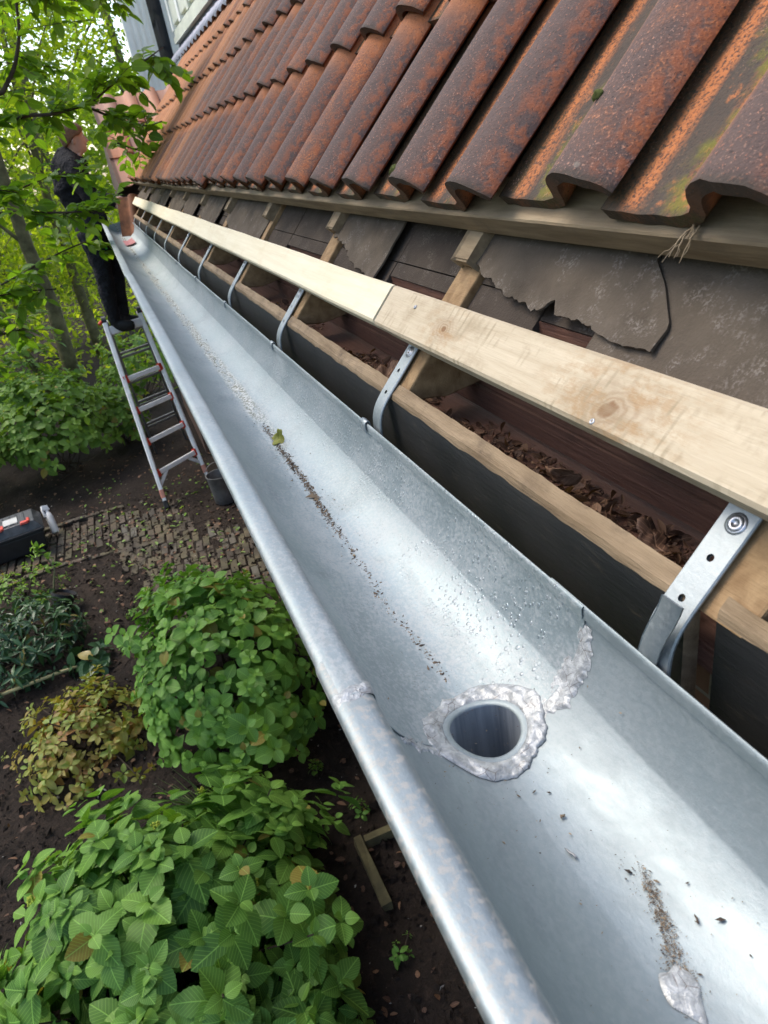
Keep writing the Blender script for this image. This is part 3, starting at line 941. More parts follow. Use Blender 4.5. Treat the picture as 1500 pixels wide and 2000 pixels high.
# moss cushions on the tiles
def cushion(c, r, seed, name="moss_cushion", parent=None):
    mb = MB()
    th = np.linspace(0, 2 * np.pi, 14, endpoint=False); ph = np.linspace(0.0, 1.0, 6)
    rr = np.random.default_rng(seed)
    P = []
    for p in ph:
        rad = r * math.cos(p * math.pi / 2) * (1 + 0.18 * np.sin(th * 3 + seed) + rr.normal(0, 0.06, 14))
        hgt = r * 0.75 * math.sin(p * math.pi / 2) + rr.normal(0, r * 0.04, 14)
        P.append(c + rad[:, None] * np.cos(th)[:, None] * SV + rad[:, None] * np.sin(th)[:, None] * np.array([0, 1.0, 0]) + hgt[:, None] * NV)
    mb.grid(np.array(P), close=True)
    return mb.build(name, M_MOSS, parent, smooth=True)
moss_at = []
for (s, i, du, r) in ((0.105, 1, 0.020, 0.006), (0.030, 2.98, 0.018, 0.0085), (0.31, 3, -0.03, 0.016), (0.33, 4, -0.025, 0.02), (0.325, 5, -0.02, 0.014), (0.10, 3, -0.045, 0.007), (0.22, 3, -0.05, 0.012), (0.27, 2, -0.055, 0.011), (0.21, 5.97, 0.012, 0.005), (0.16, 2, -0.05, 0.006)):
    yy = YC0 + i * TP - du
    uu = UC + du + 0.0
    uu = uu if uu > 0 else uu + TP
    nn = 0.0725 + np.interp(uu, PU, PH) - (s - 0.0156) % TG * (0.0145 / TG)
    cushion(W(s, yy, nn - 0.001), r, int(s * 1000 + i * 7), parent=roof)

# a frayed wisp of twine hanging from a tile nose
mb = MB()
base = W(0.012, YC0 + 0.02, 0.064)
for k in range(7):
    r_ = np.random.default_rng(k)
    pts = [base + r_.normal(0, 0.002, 3)]
    for j in range(6):
        pts.append(pts[-1] + np.array([-0.0055, 0.001 * (k - 3), -0.0055]) + r_.normal(0, 0.0022, 3))
    mb.tube(base + (np.array(pts) - base) * 0.62, np.linspace(0.0008, 0.0003, 7), 5)
tag(mb.build("straw_wisp", M_BATTEN, None, loc=tuple(base)), "frayed straw wisp hanging from the lowest tiles over the batten", "straw")

# ------------------------------------------------------------------ the two boards laid over the brackets
def plank(name, ya, yb, s0, s1, n0, n1, mat, seed, label):
    ys = np.linspace(ya, yb, max(12, int((yb - ya) / 0.12)))
    mb = MB()
    c = 0.0035
    ring = [(s0 + c, n0), (s0, n0 + c), (s0, n1 - c), (s0 + c, n1), (s1 - c, n1), (s1, n1 - c), (s1, n0 + c), (s1 - c, n0)]
    wb = 0.0018 * fnoise(ys * 1.7, seed)
    wn = 0.0015 * fnoise(ys * 2.1, seed + 3)
    P = np.stack([W(s + wb + (0.0004 * fnoise(ys * 30, seed + k)), ys, n + wn) for k, (s, n) in enumerate(ring)], 1)
    mb.grid(P, close=True)
    b = mb.n
    mb.add(P[0], [tuple(range(8))]); mb.add(P[-1], [tuple(range(8))[::-1]])
    o = mb.build(name, mat, None, loc=tuple(W((s0 + s1) / 2, (ya + yb) / 2, n0)))
    # grain follows world position: shift the object coordinates back
    return tag(autosmooth(o, 35), label, "board")
pl_near = plank("timber_plank", Y0, 0.655, -0.1665, -0.1035, 0.008, 0.0505, M_ROUGH, 3, "rough brown-stained plank with a knot, the nearer of two laid end to end")
pl_far = plank("timber_plank", 0.664, 6.75, -0.1650, -0.1035, 0.006, 0.0485, M_CREAM, 4, "clean cream-coloured plank, the farther of two laid end to end")
M_SCREW = plain("zinc_screw", (0.35, 0.36, 0.38), 0.35, 0.9, 0.2, 30, 0.05)
def screw_head(mb, c, ax, r=0.0042):
    ax = unit(ax); u = unit(np.cross(ax, [0.3, 1, 0.2])); v = np.cross(ax, u)
    th = np.linspace(0, 2 * np.pi, 14, endpoint=False)
    prof = [(1.0, -0.001), (1.0, 0.0008), (0.7, 0.0015), (0.45, 0.0014), (0.4, 0.0002), (0.0, 0.0002)]
    P = np.array([[c + ax * h + r * q * (np.cos(t) * u + np.sin(t) * v) * (1 if i < 3 else 1 + 0.25 * np.cos(6 * t)) for t in th] for i, (q, h) in enumerate(prof)])
    mb.grid(P, close=True, flip=True)
for (s, y, p) in ((-0.124, 0.556, pl_near), (-0.160, 0.137, pl_near), (-0.118, 2.3, pl_far)):
    mb = MB(); screw_head(mb, W(s, y, 0.0503 if p is pl_near else 0.0484), NV, 0.0029)
    mb.build("screw", M_SCREW, p, smooth=True)

# ------------------------------------------------------------------ gutter
GX, GR = -0.097, 0.097
def _circ(a):
    a = RAD(a); return np.array([GX + GR * math.cos(a), -0.012 - (GR - 0.006) * math.sin(a)])
def _trough(a):
    if a < 40: q = (a - 2) / 38; return 0.55 * (_circ(2) * (1 - q) + _circ(40) * q) + 0.45 * _circ(a)     # flat back wall
    if a > 97: q = (a - 97) / 73; return 0.13 * (_circ(97) * (1 - q) + _circ(170) * q) + 0.87 * _circ(a)  # flatter front
    return _circ(a)
TANG = np.concatenate([np.linspace(2, 39, 8), [40], np.linspace(41, 96, 22), [97], np.linspace(98.5, 170, 24)])
TROUGH = [tuple(_trough(a)) for a in TANG]
TRX = np.array([p[0] for p in TROUGH]); TRZ = np.array([p[1] for p in TROUGH])
def gutter_profile(off=0.0):
    """(x, z) from the hem on the back lip, round the trough, to the inside of the front bead, then round the bead"""
    pts = [(-0.0028, -0.0115), (-0.0030, -0.004), (-0.0026, -0.0004), (-0.0012, 0.0010), (0.0, 0.0), (0.0002, -0.004), (0.0, -0.014)]
    pts += TROUGH
    c = (-0.2108, -0.0040); rb = 0.0132
    for a in np.linspace(-14, 300, 44):
        a = RAD(a)
        ca, sa = math.cos(a), math.sin(a)          # a flattened, wide roll
        k = (abs(ca) ** 3.2 + abs(sa) ** 3.2) ** (-1 / 3.2)
        pts.append((c[0] + 0.0158 * k * ca, c[1] + 0.0098 * k * sa - 0.0018 * ca))
    P = np.array(pts)
    if off:
        ctr = np.array([-0.105, 0.02])
        d = P - ctr
        d = d / np.linalg.norm(d, axis=1)[:, None]
        P = P + off * d
    return P
def drift(y):        # the run wanders a few millimetres, as in life
    return 0.0008 * fnoise(y * 1.3, 4) + np.where(y > 3, (y - 3) * 0.004, 0.0)
gutter = empty("roof_gutter", (0, 0, H), "half-round zinc gutter with rolled front bead, outlet hole and grey sealant", "gutter")
def trough(ya, yb, off, mat, n, thick=0.0008, hole=False, label=None):
    prof = gutter_profile(off)
    ys = np.linspace(ya, yb, n)
    P = np.stack([np.stack([prof[:, 0] + drift(y), np.full(len(prof), y), prof[:, 1] + H + 0.0006 * fnoise(y * 6 + 1, 8)], -1) for y in ys])
    if not hole:
        P[..., 2] += 0.0005 * fnoise2(P[..., 1] * 9, P[..., 0] * 30, 6)
    mb = MB(); mb.grid(P)
    o = mb.build("trough", mat, gutter, smooth=True)
    sol = o.modifiers.new("thickness", 'SOLIDIFY'); sol.thickness = thick; sol.offset = 0
    if hole:
        cb = MB()
        th = np.linspace(0, 2 * np.pi, 48, endpoint=False)
        ring = lambda z: np.stack([HOLE[0] + HR * np.cos(th), HOLE[1] + HR * np.sin(th), np.full(48, z)], -1)
        cb.grid(np.stack([ring(H - 0.16), ring(H - 0.05)]), close=True, flip=False)
        cb.f.append(list(range(48))[::-1]); cb.mi.append(0); cb.f.append(list(range(48, 96))); cb.mi.append(0)
        c = cb.build("cutter", mat, gutter)
        bo = o.modifiers.new("hole", 'BOOLEAN'); bo.operation = 'DIFFERENCE'; bo.object = c; bo.solver = 'EXACT'
        dg = bpy.context.evaluated_depsgraph_get()
        me = bpy.data.meshes.new_from_object(o.evaluated_get(dg))
        o.modifiers.clear(); o.data = me
        bpy.data.objects.remove(c)
        autosmooth(o, 45)
    if label: tag(o, label)
    return o
HOLE = (-0.1005, 0.090); HR = 0.0335
trough(Y0, 0.13, 0.0016, M_ZINC_NEW, 60, hole=True, label="smooth near length of gutter")
trough(0.080, 2.885, 0.0, M_ZINC, 160, hole=True, label="long middle length of gutter with water drops and dirt")
trough(2.865, 6.92, 0.0026, M_ZINC, 140, label="farthest length of gutter")
# stop end
prof = gutter_profile(0.0026)[6:6 + len(TROUGH)]
mb = MB()
ep = np.stack([prof[:, 0] + float(drift(6.9)), np.full(len(prof), 6.9), prof[:, 1] + H], -1)
mb.add(ep, [tuple(range(len(ep)))])
o = mb.build("stop_end", M_ZINC, gutter); o.modifiers.new("t", 'SOLIDIFY').thickness = 0.001
# outlet tube
mb = MB()
th = np.linspace(0, 2 * np.pi, 48, endpoint=False)
def zbot(x):
    return H + np.interp(x, TRX[::-1], TRZ[::-1])
rings = []
for r, z in ((HR - 0.0004, 0.0004), (HR - 0.0008, -0.002), (HR - 0.001, -0.03), (HR - 0.001, -0.10), (HR - 0.001, -0.30)):
    x = HOLE[0] + r * np.cos(th); y = HOLE[1] + r * np.sin(th)
    zz = (zbot(x) + z) if z > -0.05 else np.full(48, H - 0.104 + z)
    rings.append(np.stack([x, y, zz], -1))
mb.grid(np.array(rings), close=True)
rm = MB(); rm.grid(np.array([np.stack([HOLE[0] + r * np.cos(th), HOLE[1] + r * np.sin(th), zbot(HOLE[0] + r * np.cos(th)) + z], -1) for r, z in ((HR - 0.0022, 0.0002), (HR - 0.0016, 0.0013), (HR + 0.0010, 0.0018), (HR + 0.0040, 0.0012))]), close=True)
rm.build("outlet_rim", M_ZINC_NEW, gutter, smooth=True)
o = mb.build("outlet_tube", M_SPOUT, gutter, smooth=True)
sol = o.modifiers.new("t", 'SOLIDIFY'); sol.thickness = 0.0012; sol.offset = 1
# paste round the outlet
mb = MB()
NT_, NR_ = 150, 16
th = np.linspace(0, 2 * np.pi, NT_, endpoint=False)
P = []
for k, q in enumerate(np.linspace(0, 1, NR_)):
    wid = 0.0175 + 0.003 * fnoise(np.cos(th) * 3 + np.sin(th) * 2, 61) + 0.0022 * fnoise(np.cos(th) * 9 + np.sin(th) * 7, 62)
    r = HR + 0.0028 + q * wid
    x = HOLE[0] + r * np.cos(th); y = HOLE[1] + r * np.sin(th)
    lump = 0.0022 * np.sin(math.pi * min(1, q * 1.02)) ** 0.7 * (1 + 0.7 * fnoise2(x * 110, y * 110, 63)) + 0.0012 * fnoise2(x * 300, y * 300, 64) * math.sin(math.pi * q)
    P.append(np.stack([x, y, zbot(x) + 0.0008 + lump - (0.0012 if k in (0, NR_ - 1) else 0)], -1))
mb.grid(np.array(P), close=True, flip=True)
tag(mb.build("sealant_ring", M_SEAL, gutter, smooth=True), "lumpy ring of pale grey sealant round the outlet hole")
# paste along the joint, up the back wall
def smear(a0, a1, yc, wfun, seed, name="sealant_smear", thick=0.0016):
    """a band of paste across the trough between profile angles a0..a1 (degrees from the back lip)"""
    na, nw = 90, 14
    an = np.radians(np.linspace(a0, a1, na))
    P = []
    for k, a in enumerate(an):
        q = k / (na - 1)
        hw = wfun(q) * (1 + 0.25 * fnoise(k * 0.13, seed) + 0.12 * fnoise(k * 0.4, seed + 1))
        w = np.linspace(-1, 1, nw)
        y = yc + 0.004 * fnoise(k * 0.2, seed + 2) + w * hw
        x = np.full(nw, np.interp(math.degrees(a), TANG, TRX)); z = np.full(nw, np.interp(math.degrees(a), TANG, TRZ))
        edge = np.clip((1 - np.abs(w)) * 3, 0, 1) * min(1, q * 12, (1 - q) * 12)
        h = -0.0010 + edge * (0.0012 + thick * np.clip(0.35 + 0.7 * fnoise2(y * 130, np.full(nw, a * 9), seed + 5) + 0.3 * fnoise2(y * 330, np.full(nw, a * 26), seed + 6), 0, 1.5))
        P.append(np.stack([x - math.cos(a) * h, y, z + math.sin(a) * h + H], -1))
    mb = MB(); mb.grid(np.array(P))
    return mb.build(name, M_SEAL, gutter, smooth=True)
smear(4, 64, 0.077, lambda q: 0.008 + 0.008 * math.sin(math.pi * q) ** 0.6, 71)
smear(118, 152, 0.078, lambda q: 0.004 + 0.006 * (1 - q), 75, thick=0.001)
# paste over the joint of the front bead
mb = MB(); P = []
for k, a in enumerate(np.radians(np.linspace(8, 172, 30))):
    w = np.linspace(-1, 1, 12)
    hw = 0.008 * (1 + 0.3 * fnoise(k * 0.5, 81))
    ca, sa = math.cos(a), math.sin(a); kk = (abs(ca) ** 3.2 + abs(sa) ** 3.2) ** (-1 / 3.2)
    r = 1 + np.clip((1 - np.abs(w)) * 2.5, 0, 1) * min(1, k / 4, (29 - k) / 4) * 0.10 * (0.8 + 0.6 * fnoise2(w * 3, np.full(12, k * 0.4), 82)) + 0.03
    P.append(np.stack([-0.2108 + 0.0158 * kk * ca * r, 0.083 + hw * w + 0.004 * ca, -0.0040 + (0.0098 * kk * sa - 0.0018 * ca) * r + H], -1))
mb.grid(np.array(P)); mb.build("sealant_smear", M_SEAL, gutter, smooth=True)
# thin blob left on the bottom near the viewer and the crusted puddle mark
mb = MB(); P = []
th = np.linspace(0, 2 * np.pi, 40, endpoint=False)
for q in np.linspace(0, 1, 8):
    x = -0.0975 + q * (0.010 + 0.002 * np.sin(th * 2 + 1)) * np.cos(th); y = -0.152 + q * (0.0165 + 0.004 * np.sin(th * 3)) * np.sin(th)
    P.append(np.stack([x, y, zbot(x) + 0.0008 + 0.0009 * (1 - q ** 2) * (1 + 0.3 * fnoise2(x * 220, y * 220, 5)) - (0.0012 if q == 1 else 0)], -1))
mb.grid(np.array(P), close=True, flip=True); mb.build("sealant_blob", M_SEAL, gutter, smooth=True)

# ------------------------------------------------------------------ brackets
def strap(mb, path, width, thick):
    """flat bar: path is a list of points in the x-z plane, bar width along y, thickness across"""
    path = np.asarray(path, float)
    T = np.gradient(path, axis=0); T /= np.linalg.norm(T, axis=1)[:, None]
    Nn = np.stack([-T[:, 2], np.zeros(len(T)), T[:, 0]], -1)
    up = path + Nn * thick / 2; dn = path - Nn * thick / 2
    yv = np.array([0, width / 2, 0]); 
    c = np.array([0, width / 2 - 0.0012, 0]); e = Nn * 0.0012
    P = np.stack([up - c, up + c, up + yv - e, dn + yv + e, dn + c, dn - c, dn - yv + e, up - yv - e], 1)
    mb.grid(P, close=True)
    mb.add(P[0], [tuple(range(8))]); mb.add(P[-1], [tuple(range(8))[::-1]])
def bracket_path():
    pts = []
    for s in np.linspace(-0.10, -0.236, 10):
        pts.append(W(s, 0, 0.0042))
    # bend down behind the lip and follow the trough underneath
    a, b = np.array(W(-0.236, 0, 0.0042)), np.array([0.0072, 0, H - 0.012])
    ctrl = a - SV * 0.034
    ctrl2 = b + np.array([0.0006, 0, 0.028])
    for t in np.linspace(0.08, 1, 12):
        pts.append((1 - t) ** 3 * a + 3 * (1 - t) ** 2 * t * ctrl + 3 * (1 - t) * t * t * ctrl2 + t ** 3 * b)
    for an in np.linspace(8, 176, 26):
        an = RAD(an)
        pts.append(np.array([GX + (GR + 0.0062) * math.cos(an), 0, H - 0.012 - (GR + 0.0004) * math.sin(an)]))
    pts.append(np.array([-0.206, 0, H - 0.024])); pts.append(np.array([-0.2145, 0, H - 0.0235]))
    return np.array(pts)
BW = 0.030
def make_bracket(label, open_tab):
    t = empty("gutter_bracket", (0, 0, H), label, "bracket", "galvanised gutter brackets on the rafters")
    mb = MB(); strap(mb, bracket_path(), BW, 0.004)
    # mounting holes through the strap
    o = mb.build("strap", M_GALV, t)
    cb = MB()
    for s, w in ((-0.206, 0.0), (-0.2415, 0.0)):
        c = W(s, w, 0.0042); th = np.linspace(0, 2 * np.pi, 20, endpoint=False); r = 0.0031
        ring = lambda n: np.array([c + n * NV + r * (math.cos(q) * SV + math.sin(q) * np.array([0, 1, 0])) for q in th])
        b0 = cb.n
        cb.grid(np.stack([ring(-0.02), ring(0.02)]), close=True)
        cb.f.append([b0 + j for j in range(20)][::-1]); cb.mi.append(0); cb.f.append([b0 + 20 + j for j in range(20)]); cb.mi.append(0)
    c = cb.build("cutter", M_GALV, t)
    bo = o.modifiers.new("h", 'BOOLEAN'); bo.operation = 'DIFFERENCE'; bo.object = c; bo.solver = 'EXACT'
    dg = bpy.context.evaluated_depsgraph_get()
    me = bpy.data.meshes.new_from_object(o.evaluated_get(dg)); o.modifiers.clear(); o.data = me
    bpy.data.objects.remove(c)
    autosmooth(o, 30)
    mb = MB(); screw_head(mb, W(-0.176, -0.001, 0.0066), NV, 0.0066)
    th = np.linspace(0, 2 * np.pi, 20, endpoint=False); c = W(-0.176, -0.001, 0.0063)
    mb.grid(np.array([[c + h * NV + r * (math.cos(q) * SV + math.sin(q) * np.array([0, 1.0, 0])) for q in th] for r, h in ((0.0088, -0.0002), (0.0086, 0.0006), (0.0064, 0.0008))]), close=True, flip=False)
    mb.build("screw", M_SCREW, o, smooth=True)
    mb = MB()
    if open_tab:
        pa = [(0.0030, -0.030), (0.0032, -0.010), (0.0026, 0.006), (0.0014, 0.018), (0.0020, 0.032), (0.0042, 0.046), (0.0048, 0.058), (0.0042, 0.0665)]
        P = np.array([(x, 0.0, H + z) for x, z in pa])
        strap(mb, P, 0.0205, 0.0011)
        for v in mb.v: v[:, 1] += 0.0045; v[:, 1] = v[:, 1] - (v[:, 2] - H) * 0.34
    else:
        pa = [(0.0030, -0.030), (0.0031, -0.006), (0.0024, 0.0028), (-0.0004, 0.0042), (-0.0042, 0.0028), (-0.0056, -0.003), (-0.0054, -0.013)]
        P = np.array([(x, 0.0, H + z) for x, z in pa])
        strap(mb, P, 0.0205, 0.0010)
        for v in mb.v: v[:, 1] += 0.030
    autosmooth(mb.build("clip_tab", M_GALV, t), 50)
    return t
ordinal = ["", "second", "third", "fourth", "fifth", "sixth", "seventh", "eighth", "ninth", "tenth", "eleventh", "twelfth"]
b0 = make_bracket("galvanised gutter bracket with its clip tab still standing open, by the splintered fascia end", True)
proto = make_bracket("galvanised gutter bracket clipped over the lip, just under the end of the rough plank", False)
proto.location.y = 0.592
for k in range(2, 12):
    y = 0.59 + 0.6 * (k - 1) + random.uniform(-0.006, 0.006)
    if y > 6.8: break
    c = copy_tree(proto); c.location.y = y; c.location.x = float(drift(np.array(y)))
    c['label'] = f"galvanised gutter bracket below the clean plank, {ordinal[k-2]} one beyond the plank joint" if k > 2 else "galvanised gutter bracket below the clean plank, first one beyond the plank joint"

# ------------------------------------------------------------------ dirt and leaves
def gut_z(x): return float(zbot(np.array(x)))
def specks(mb, n, xs, ys, size, zf, rr, flat=0.5):
    for _ in range(n):
        x, y = xs(), ys()
        s = size * rr.lognormal(0, 0.45)
        M = np.array(Euler((rr.uniform(-.5, .5), rr.uniform(-.5, .5), rr.uniform(0, 6.3))).to_matrix())
        V = np.array([(-1, -.4, 0), (.2, -.6, 0), (1, .1, .1), (.1, .55, 0), (0, 0, flat)]) * s * np.array([1, rr.uniform(.35, 1), 1])
        mb.add(V @ M.T + np.array([x, y, zf(x, y) + s * 0.15]), [(0, 1, 4), (1, 2, 4), (2, 3, 4), (3, 0, 4), (3, 2, 1, 0)], None, rr.random())
def mat_dirt():
    t = NT("dry_dirt")
    t.set(Base_Color=t.ramp(t.attr("rnd"), [(0, (0.035, 0.024, 0.017)), (0.6, (0.12, 0.085, 0.055)), (1, (0.25, 0.19, 0.12))]), Roughness=0.9)
    return t.m
M_DIRT = mat_dirt()
rr = np.random.default_rng(5)
mb = MB()
def ydirt():
    return 0.16 + 0.85 * rr.random() ** 0.9
def mk(n, size, wx):
    for _ in range(n):
        y = ydirt()
        cx = -0.106 + 0.010 * fnoise(np.array(y * 6.0), 91) * 0.5 + (y - 0.16) * 0.014
        dens = 0.95 + 0.45 * float(fnoise(np.array(y * 9.0), 92))
        if rr.random() > max(0.35, dens): continue
        specks(mb, 1, lambda: cx + rr.normal(0, wx), lambda: y, size, lambda x, y: gut_z(x), rr)
mk(3400, 0.0010, 0.0026); mk(420, 0.0020, 0.0035); mk(900, 0.0007, 0.011)
specks(mb, 260, lambda: -0.095 + rr.normal(0, 0.02), lambda: rr.uniform(0.13, 1.3), 0.0008, lambda x, y: gut_z(x), rr)
for y in np.arange(1.0, 6.4, 0.012):
    if rr.random() < 0.5:
        specks(mb, 2, lambda: -0.095 + rr.normal(0, 0.008), lambda: y + rr.normal(0, 0.02), 0.0018, lambda x, y_: gut_z(x), rr)
# near length: grit round the paste blob and loose crumbs
for k in range(2600):
    q = rr.random() ** 0.8
    if fnoise(np.array(q * 22.0), 33) + rr.normal(0, 0.5) < -0.25: continue
    cx, cy = -0.0665 - 0.031 * q + 0.0015 * float(fnoise(np.array(q * 9.0), 34)), -0.078 - 0.082 * q
    specks(mb, 1, lambda: cx + rr.normal(0, 0.0012 + 0.0036 * q), lambda: cy + rr.normal(0, 0.004), 0.00055, lambda x, y: gut_z(x), rr, 0.12)
specks(mb, 60, lambda: -0.074 + rr.normal(0, 0.006), lambda: -0.085 + rr.normal(0, 0.012), 0.0007, lambda x, y: gut_z(x), rr)
specks(mb, 36, lambda: rr.uniform(-0.14, -0.045), lambda: rr.uniform(-0.24, 0.03), 0.0016, lambda x, y: gut_z(x), rr)
specks(mb, 110, lambda: rr.uniform(-0.17, -0.03), lambda: rr.uniform(-0.24, 0.03), 0.0005, lambda x, y: gut_z(x), rr)
specks(mb, 300, lambda: HOLE[0] + rr.normal(0, 0.045), lambda: HOLE[1] + rr.normal(0, 0.045), 0.0005, lambda x, y: gut_z(x) + 0.0006, rr)
tag(mb.build("dirt", M_DIRT), "dark grit lying along the bottom of the gutter", "dirt", kind='stuff')

def curled_leaf(name, c, size, rot, label, mat, lobes=5, seed=0, group=None, cat="leaf"):
    rr_ = np.random.default_rng(seed)
    th = np.linspace(0, 2 * np.pi, 30, endpoint=False)
    R = 0.62 + 0.38 * np.abs(np.cos(th * lobes / 2 + rr_.uniform(0, 3))) ** 0.8 + rr_.normal(0, 0.04, 30)
    P = []
    for q in np.linspace(0.02, 1, 6):
        x, y = q * R * np.cos(th), 0.75 * q * R * np.sin(th)
        z = 0.34 * (x * x) + 0.24 * fnoise2(x * 2.6, y * 2.6, seed)
        P.append(np.stack([x, y, z], -1))
    P = np.array(P)
    P[..., 2] -= P[..., 2].min()
    V = (P.reshape(-1, 3) * size) @ np.array(Euler(rot).to_matrix()).T
    V[:, 2] -= V[:, 2].min()
    mb = MB(); uv = np.stack([P[..., 1] * 0.6 + 0.5, P[..., 0] * 0.5 + 0.5], -1)
    mb.grid((V + np.array(c)).reshape(P.shape), uv, rr_.random(), close=True)
    o = mb.build(name, mat, None, loc=tuple(c), smooth=True)
    o.modifiers.new("t", 'SOLIDIFY').thickness = 0.0005
    return tag(o, label, cat, group)
curled_leaf("dead_leaf", (-0.088, 0.905, gut_z(-0.088)), 0.017, (0.2, -0.7, 0.6), "curled yellow-brown leaf lying in the bottom of the gutter", M_EPI, 4, 3)
# small bits on the near length
def bit(c, L, w, ang, mat, label, seed):
    rr_ = np.random.default_rng(seed)
    t = np.linspace(-1, 1, 6)
    pts = np.stack([c[0] + L / 2 * t * math.cos(ang), c[1] + L / 2 * t * math.sin(ang), np.zeros(6)], -1)
    pts[:, 2] = zbot(pts[:, 0]) + w * 0.6 + 0.0006 * rr_.random(6)
    pts[:, :2] += rr_.normal(0, w * 0.3, (6, 2))
    mb = MB(); mb.tube(pts, w * np.array([.5, 1, .85, 1, .75, .3]), 6, rr_.random())
    return tag(mb.build("debris_crumb", mat, None, loc=tuple(pts[2]), smooth=True), label, "debris")
bit((-0.1035, -0.045), 0.012, 0.0011, 1.9, M_DARKZINC, "slim grey scrap lying below the outlet hole in the near gutter", 2)
bit((-0.0905, -0.016), 0.0035, 0.0013, 0.4, M_DIRT, "dark crumb nearest to the outlet hole on the gutter bottom", 3)
bit((-0.062, -0.125), 0.006, 0.0008, 1.2, M_DIRT, "thin brown twig scrap on the right flank of the near gutter", 4)

# dead leaves that fill the open eaves
rr = np.random.default_rng(17)
def heap(ya, yb, n, label, seed, big=0.02):
    rr = np.random.default_rng(seed)
    mb = MB()
    pos, dr, nor, ln, wd, rn = [], [], [], [], [], []
    for _ in range(n):
        y = rr.uniform(ya, yb)
        q = rr.random()
        x = 0.050 + 0.085 * q ** 1.25
        hgt = 0.050 * (1 - q) ** 1.0 * (0.75 + 0.4 * float(fnoise(np.array(y * 17), seed)))
        z = H - 0.004 + rr.uniform(0.2, 1) * max(0.004, hgt)
        pos.append((x, y, z)); dr.append(rr.normal(0, 1, 3) * (1, 1, 0.5)); nor.append(rr.normal(0, 0.8, 3) + (0, 0, 0.8))
        s = rr.uniform(0.006, big); ln.append(s); wd.append(s * rr.uniform(0.3, 0.9)); rn.append(rr.random())
    add_leaves(mb, T_OVAL, pos, dr, nor, np.array(ln), np.array(wd), np.array(rn))
    specks(mb, int(n * 0.8), lambda: 0.048 + 0.09 * rr.random(), lambda: rr.uniform(ya, yb), 0.0025, lambda x, y: H - 0.003 + 0.040 * max(0, 1 - (x - 0.05) / 0.08), rr)
    o = mb.build("leaf_litter", M_DEAD, None, smooth=True)
    return tag(o, label, "leaf litter", kind='stuff')
heap(0.03, 0.50, 520, "heap of brown dead leaves in the nearest open eaves bay", 3)
heap(0.62, 0.98, 260, "brown dead leaves in the second open eaves bay", 4, 0.026)
heap(1.25, 1.62, 120, "brown dead leaves in the third open eaves bay", 5, 0.026)
curled_leaf("dead_leaf", (0.070, 0.085, H + 0.038), 0.021, (0.35, -0.5, 1.2), "grey-brown lobed maple leaf on the leaf heap beside the nearest bracket", M_DEAD, 5, 8)
curled_leaf("dead_leaf", (0.072, 0.70, H + 0.025), 0.030, (0.5, -0.4, 0.3), "large curled brown leaf in the second eaves bay", M_DEAD, 5, 9)
curled_leaf("dead_leaf", (0.068, 0.215, H + 0.035), 0.020, (1.2, -0.2, 2.2), "upright folded brown leaf in the middle of the nearest leaf heap", M_DEAD, 3, 12)

# ------------------------------------------------------------------ loose tile standing in the far gutter
lt = empty("loose_tile", (-0.07, 6.15, H - 0.09), "orange clay roof tile standing loose in the far end of the gutter", "roof tile")
mb = MB()
pu, ph = PU, PH
A, U = np.meshgrid(np.linspace(0, 1, 6), pu, indexing='ij')
ax = unit([0.17, 0.42, 0.86]); uu = unit(np.cross([0.25, 1, 0.1], ax)) ; hh = np.cross(ax, uu)
if hh[1] > 0: hh = -hh
top = np.array([-0.085, 6.08, H - 0.085]) + (A * 0.31)[..., None] * ax + ((U - 0.02) * 0.75)[..., None] * uu + np.broadcast_to(ph, A.shape)[..., None] * hh
uv = np.stack([U / 0.22, A * 0.6 + 0.4], -1)
mb.grid(top, uv, 0.31); mb.grid(top - hh * 0.012, uv, 0.31, flip=True)
for q in (0, -1):
    mb.grid(np.stack([top[q], top[q] - hh * 0.012]), np.stack([uv[q], uv[q]]), 0.31)
    mb.grid(np.stack([top[:, q], top[:, q] - hh * 0.012], 1), np.stack([uv[:, q], uv[:, q]], 1), 0.31)
autosmooth(mb.build("clay_body", plain("weathered_red_clay", (0.20, 0.078, 0.034), 0.85, 0, 0.55, 14, 0.5, 0.004), lt), 40)
# small red reflection in the gutter before it, added as a coloured sheet
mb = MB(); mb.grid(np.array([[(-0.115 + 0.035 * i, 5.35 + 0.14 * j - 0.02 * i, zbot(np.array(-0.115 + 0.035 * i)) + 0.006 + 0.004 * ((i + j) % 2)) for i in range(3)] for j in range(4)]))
o = mb.build("red_reflection", plain("red_reflection_tint", (0.32, 0.10, 0.10), 0.5), None, loc=(-0.08, 5.5, H - 0.09)); o.modifiers.new("t", 'SOLIDIFY').thickness = 0.001
tag(o, "faint red reflection below the loose tile, shaped as a thin sheet in the far gutter", "reflection")

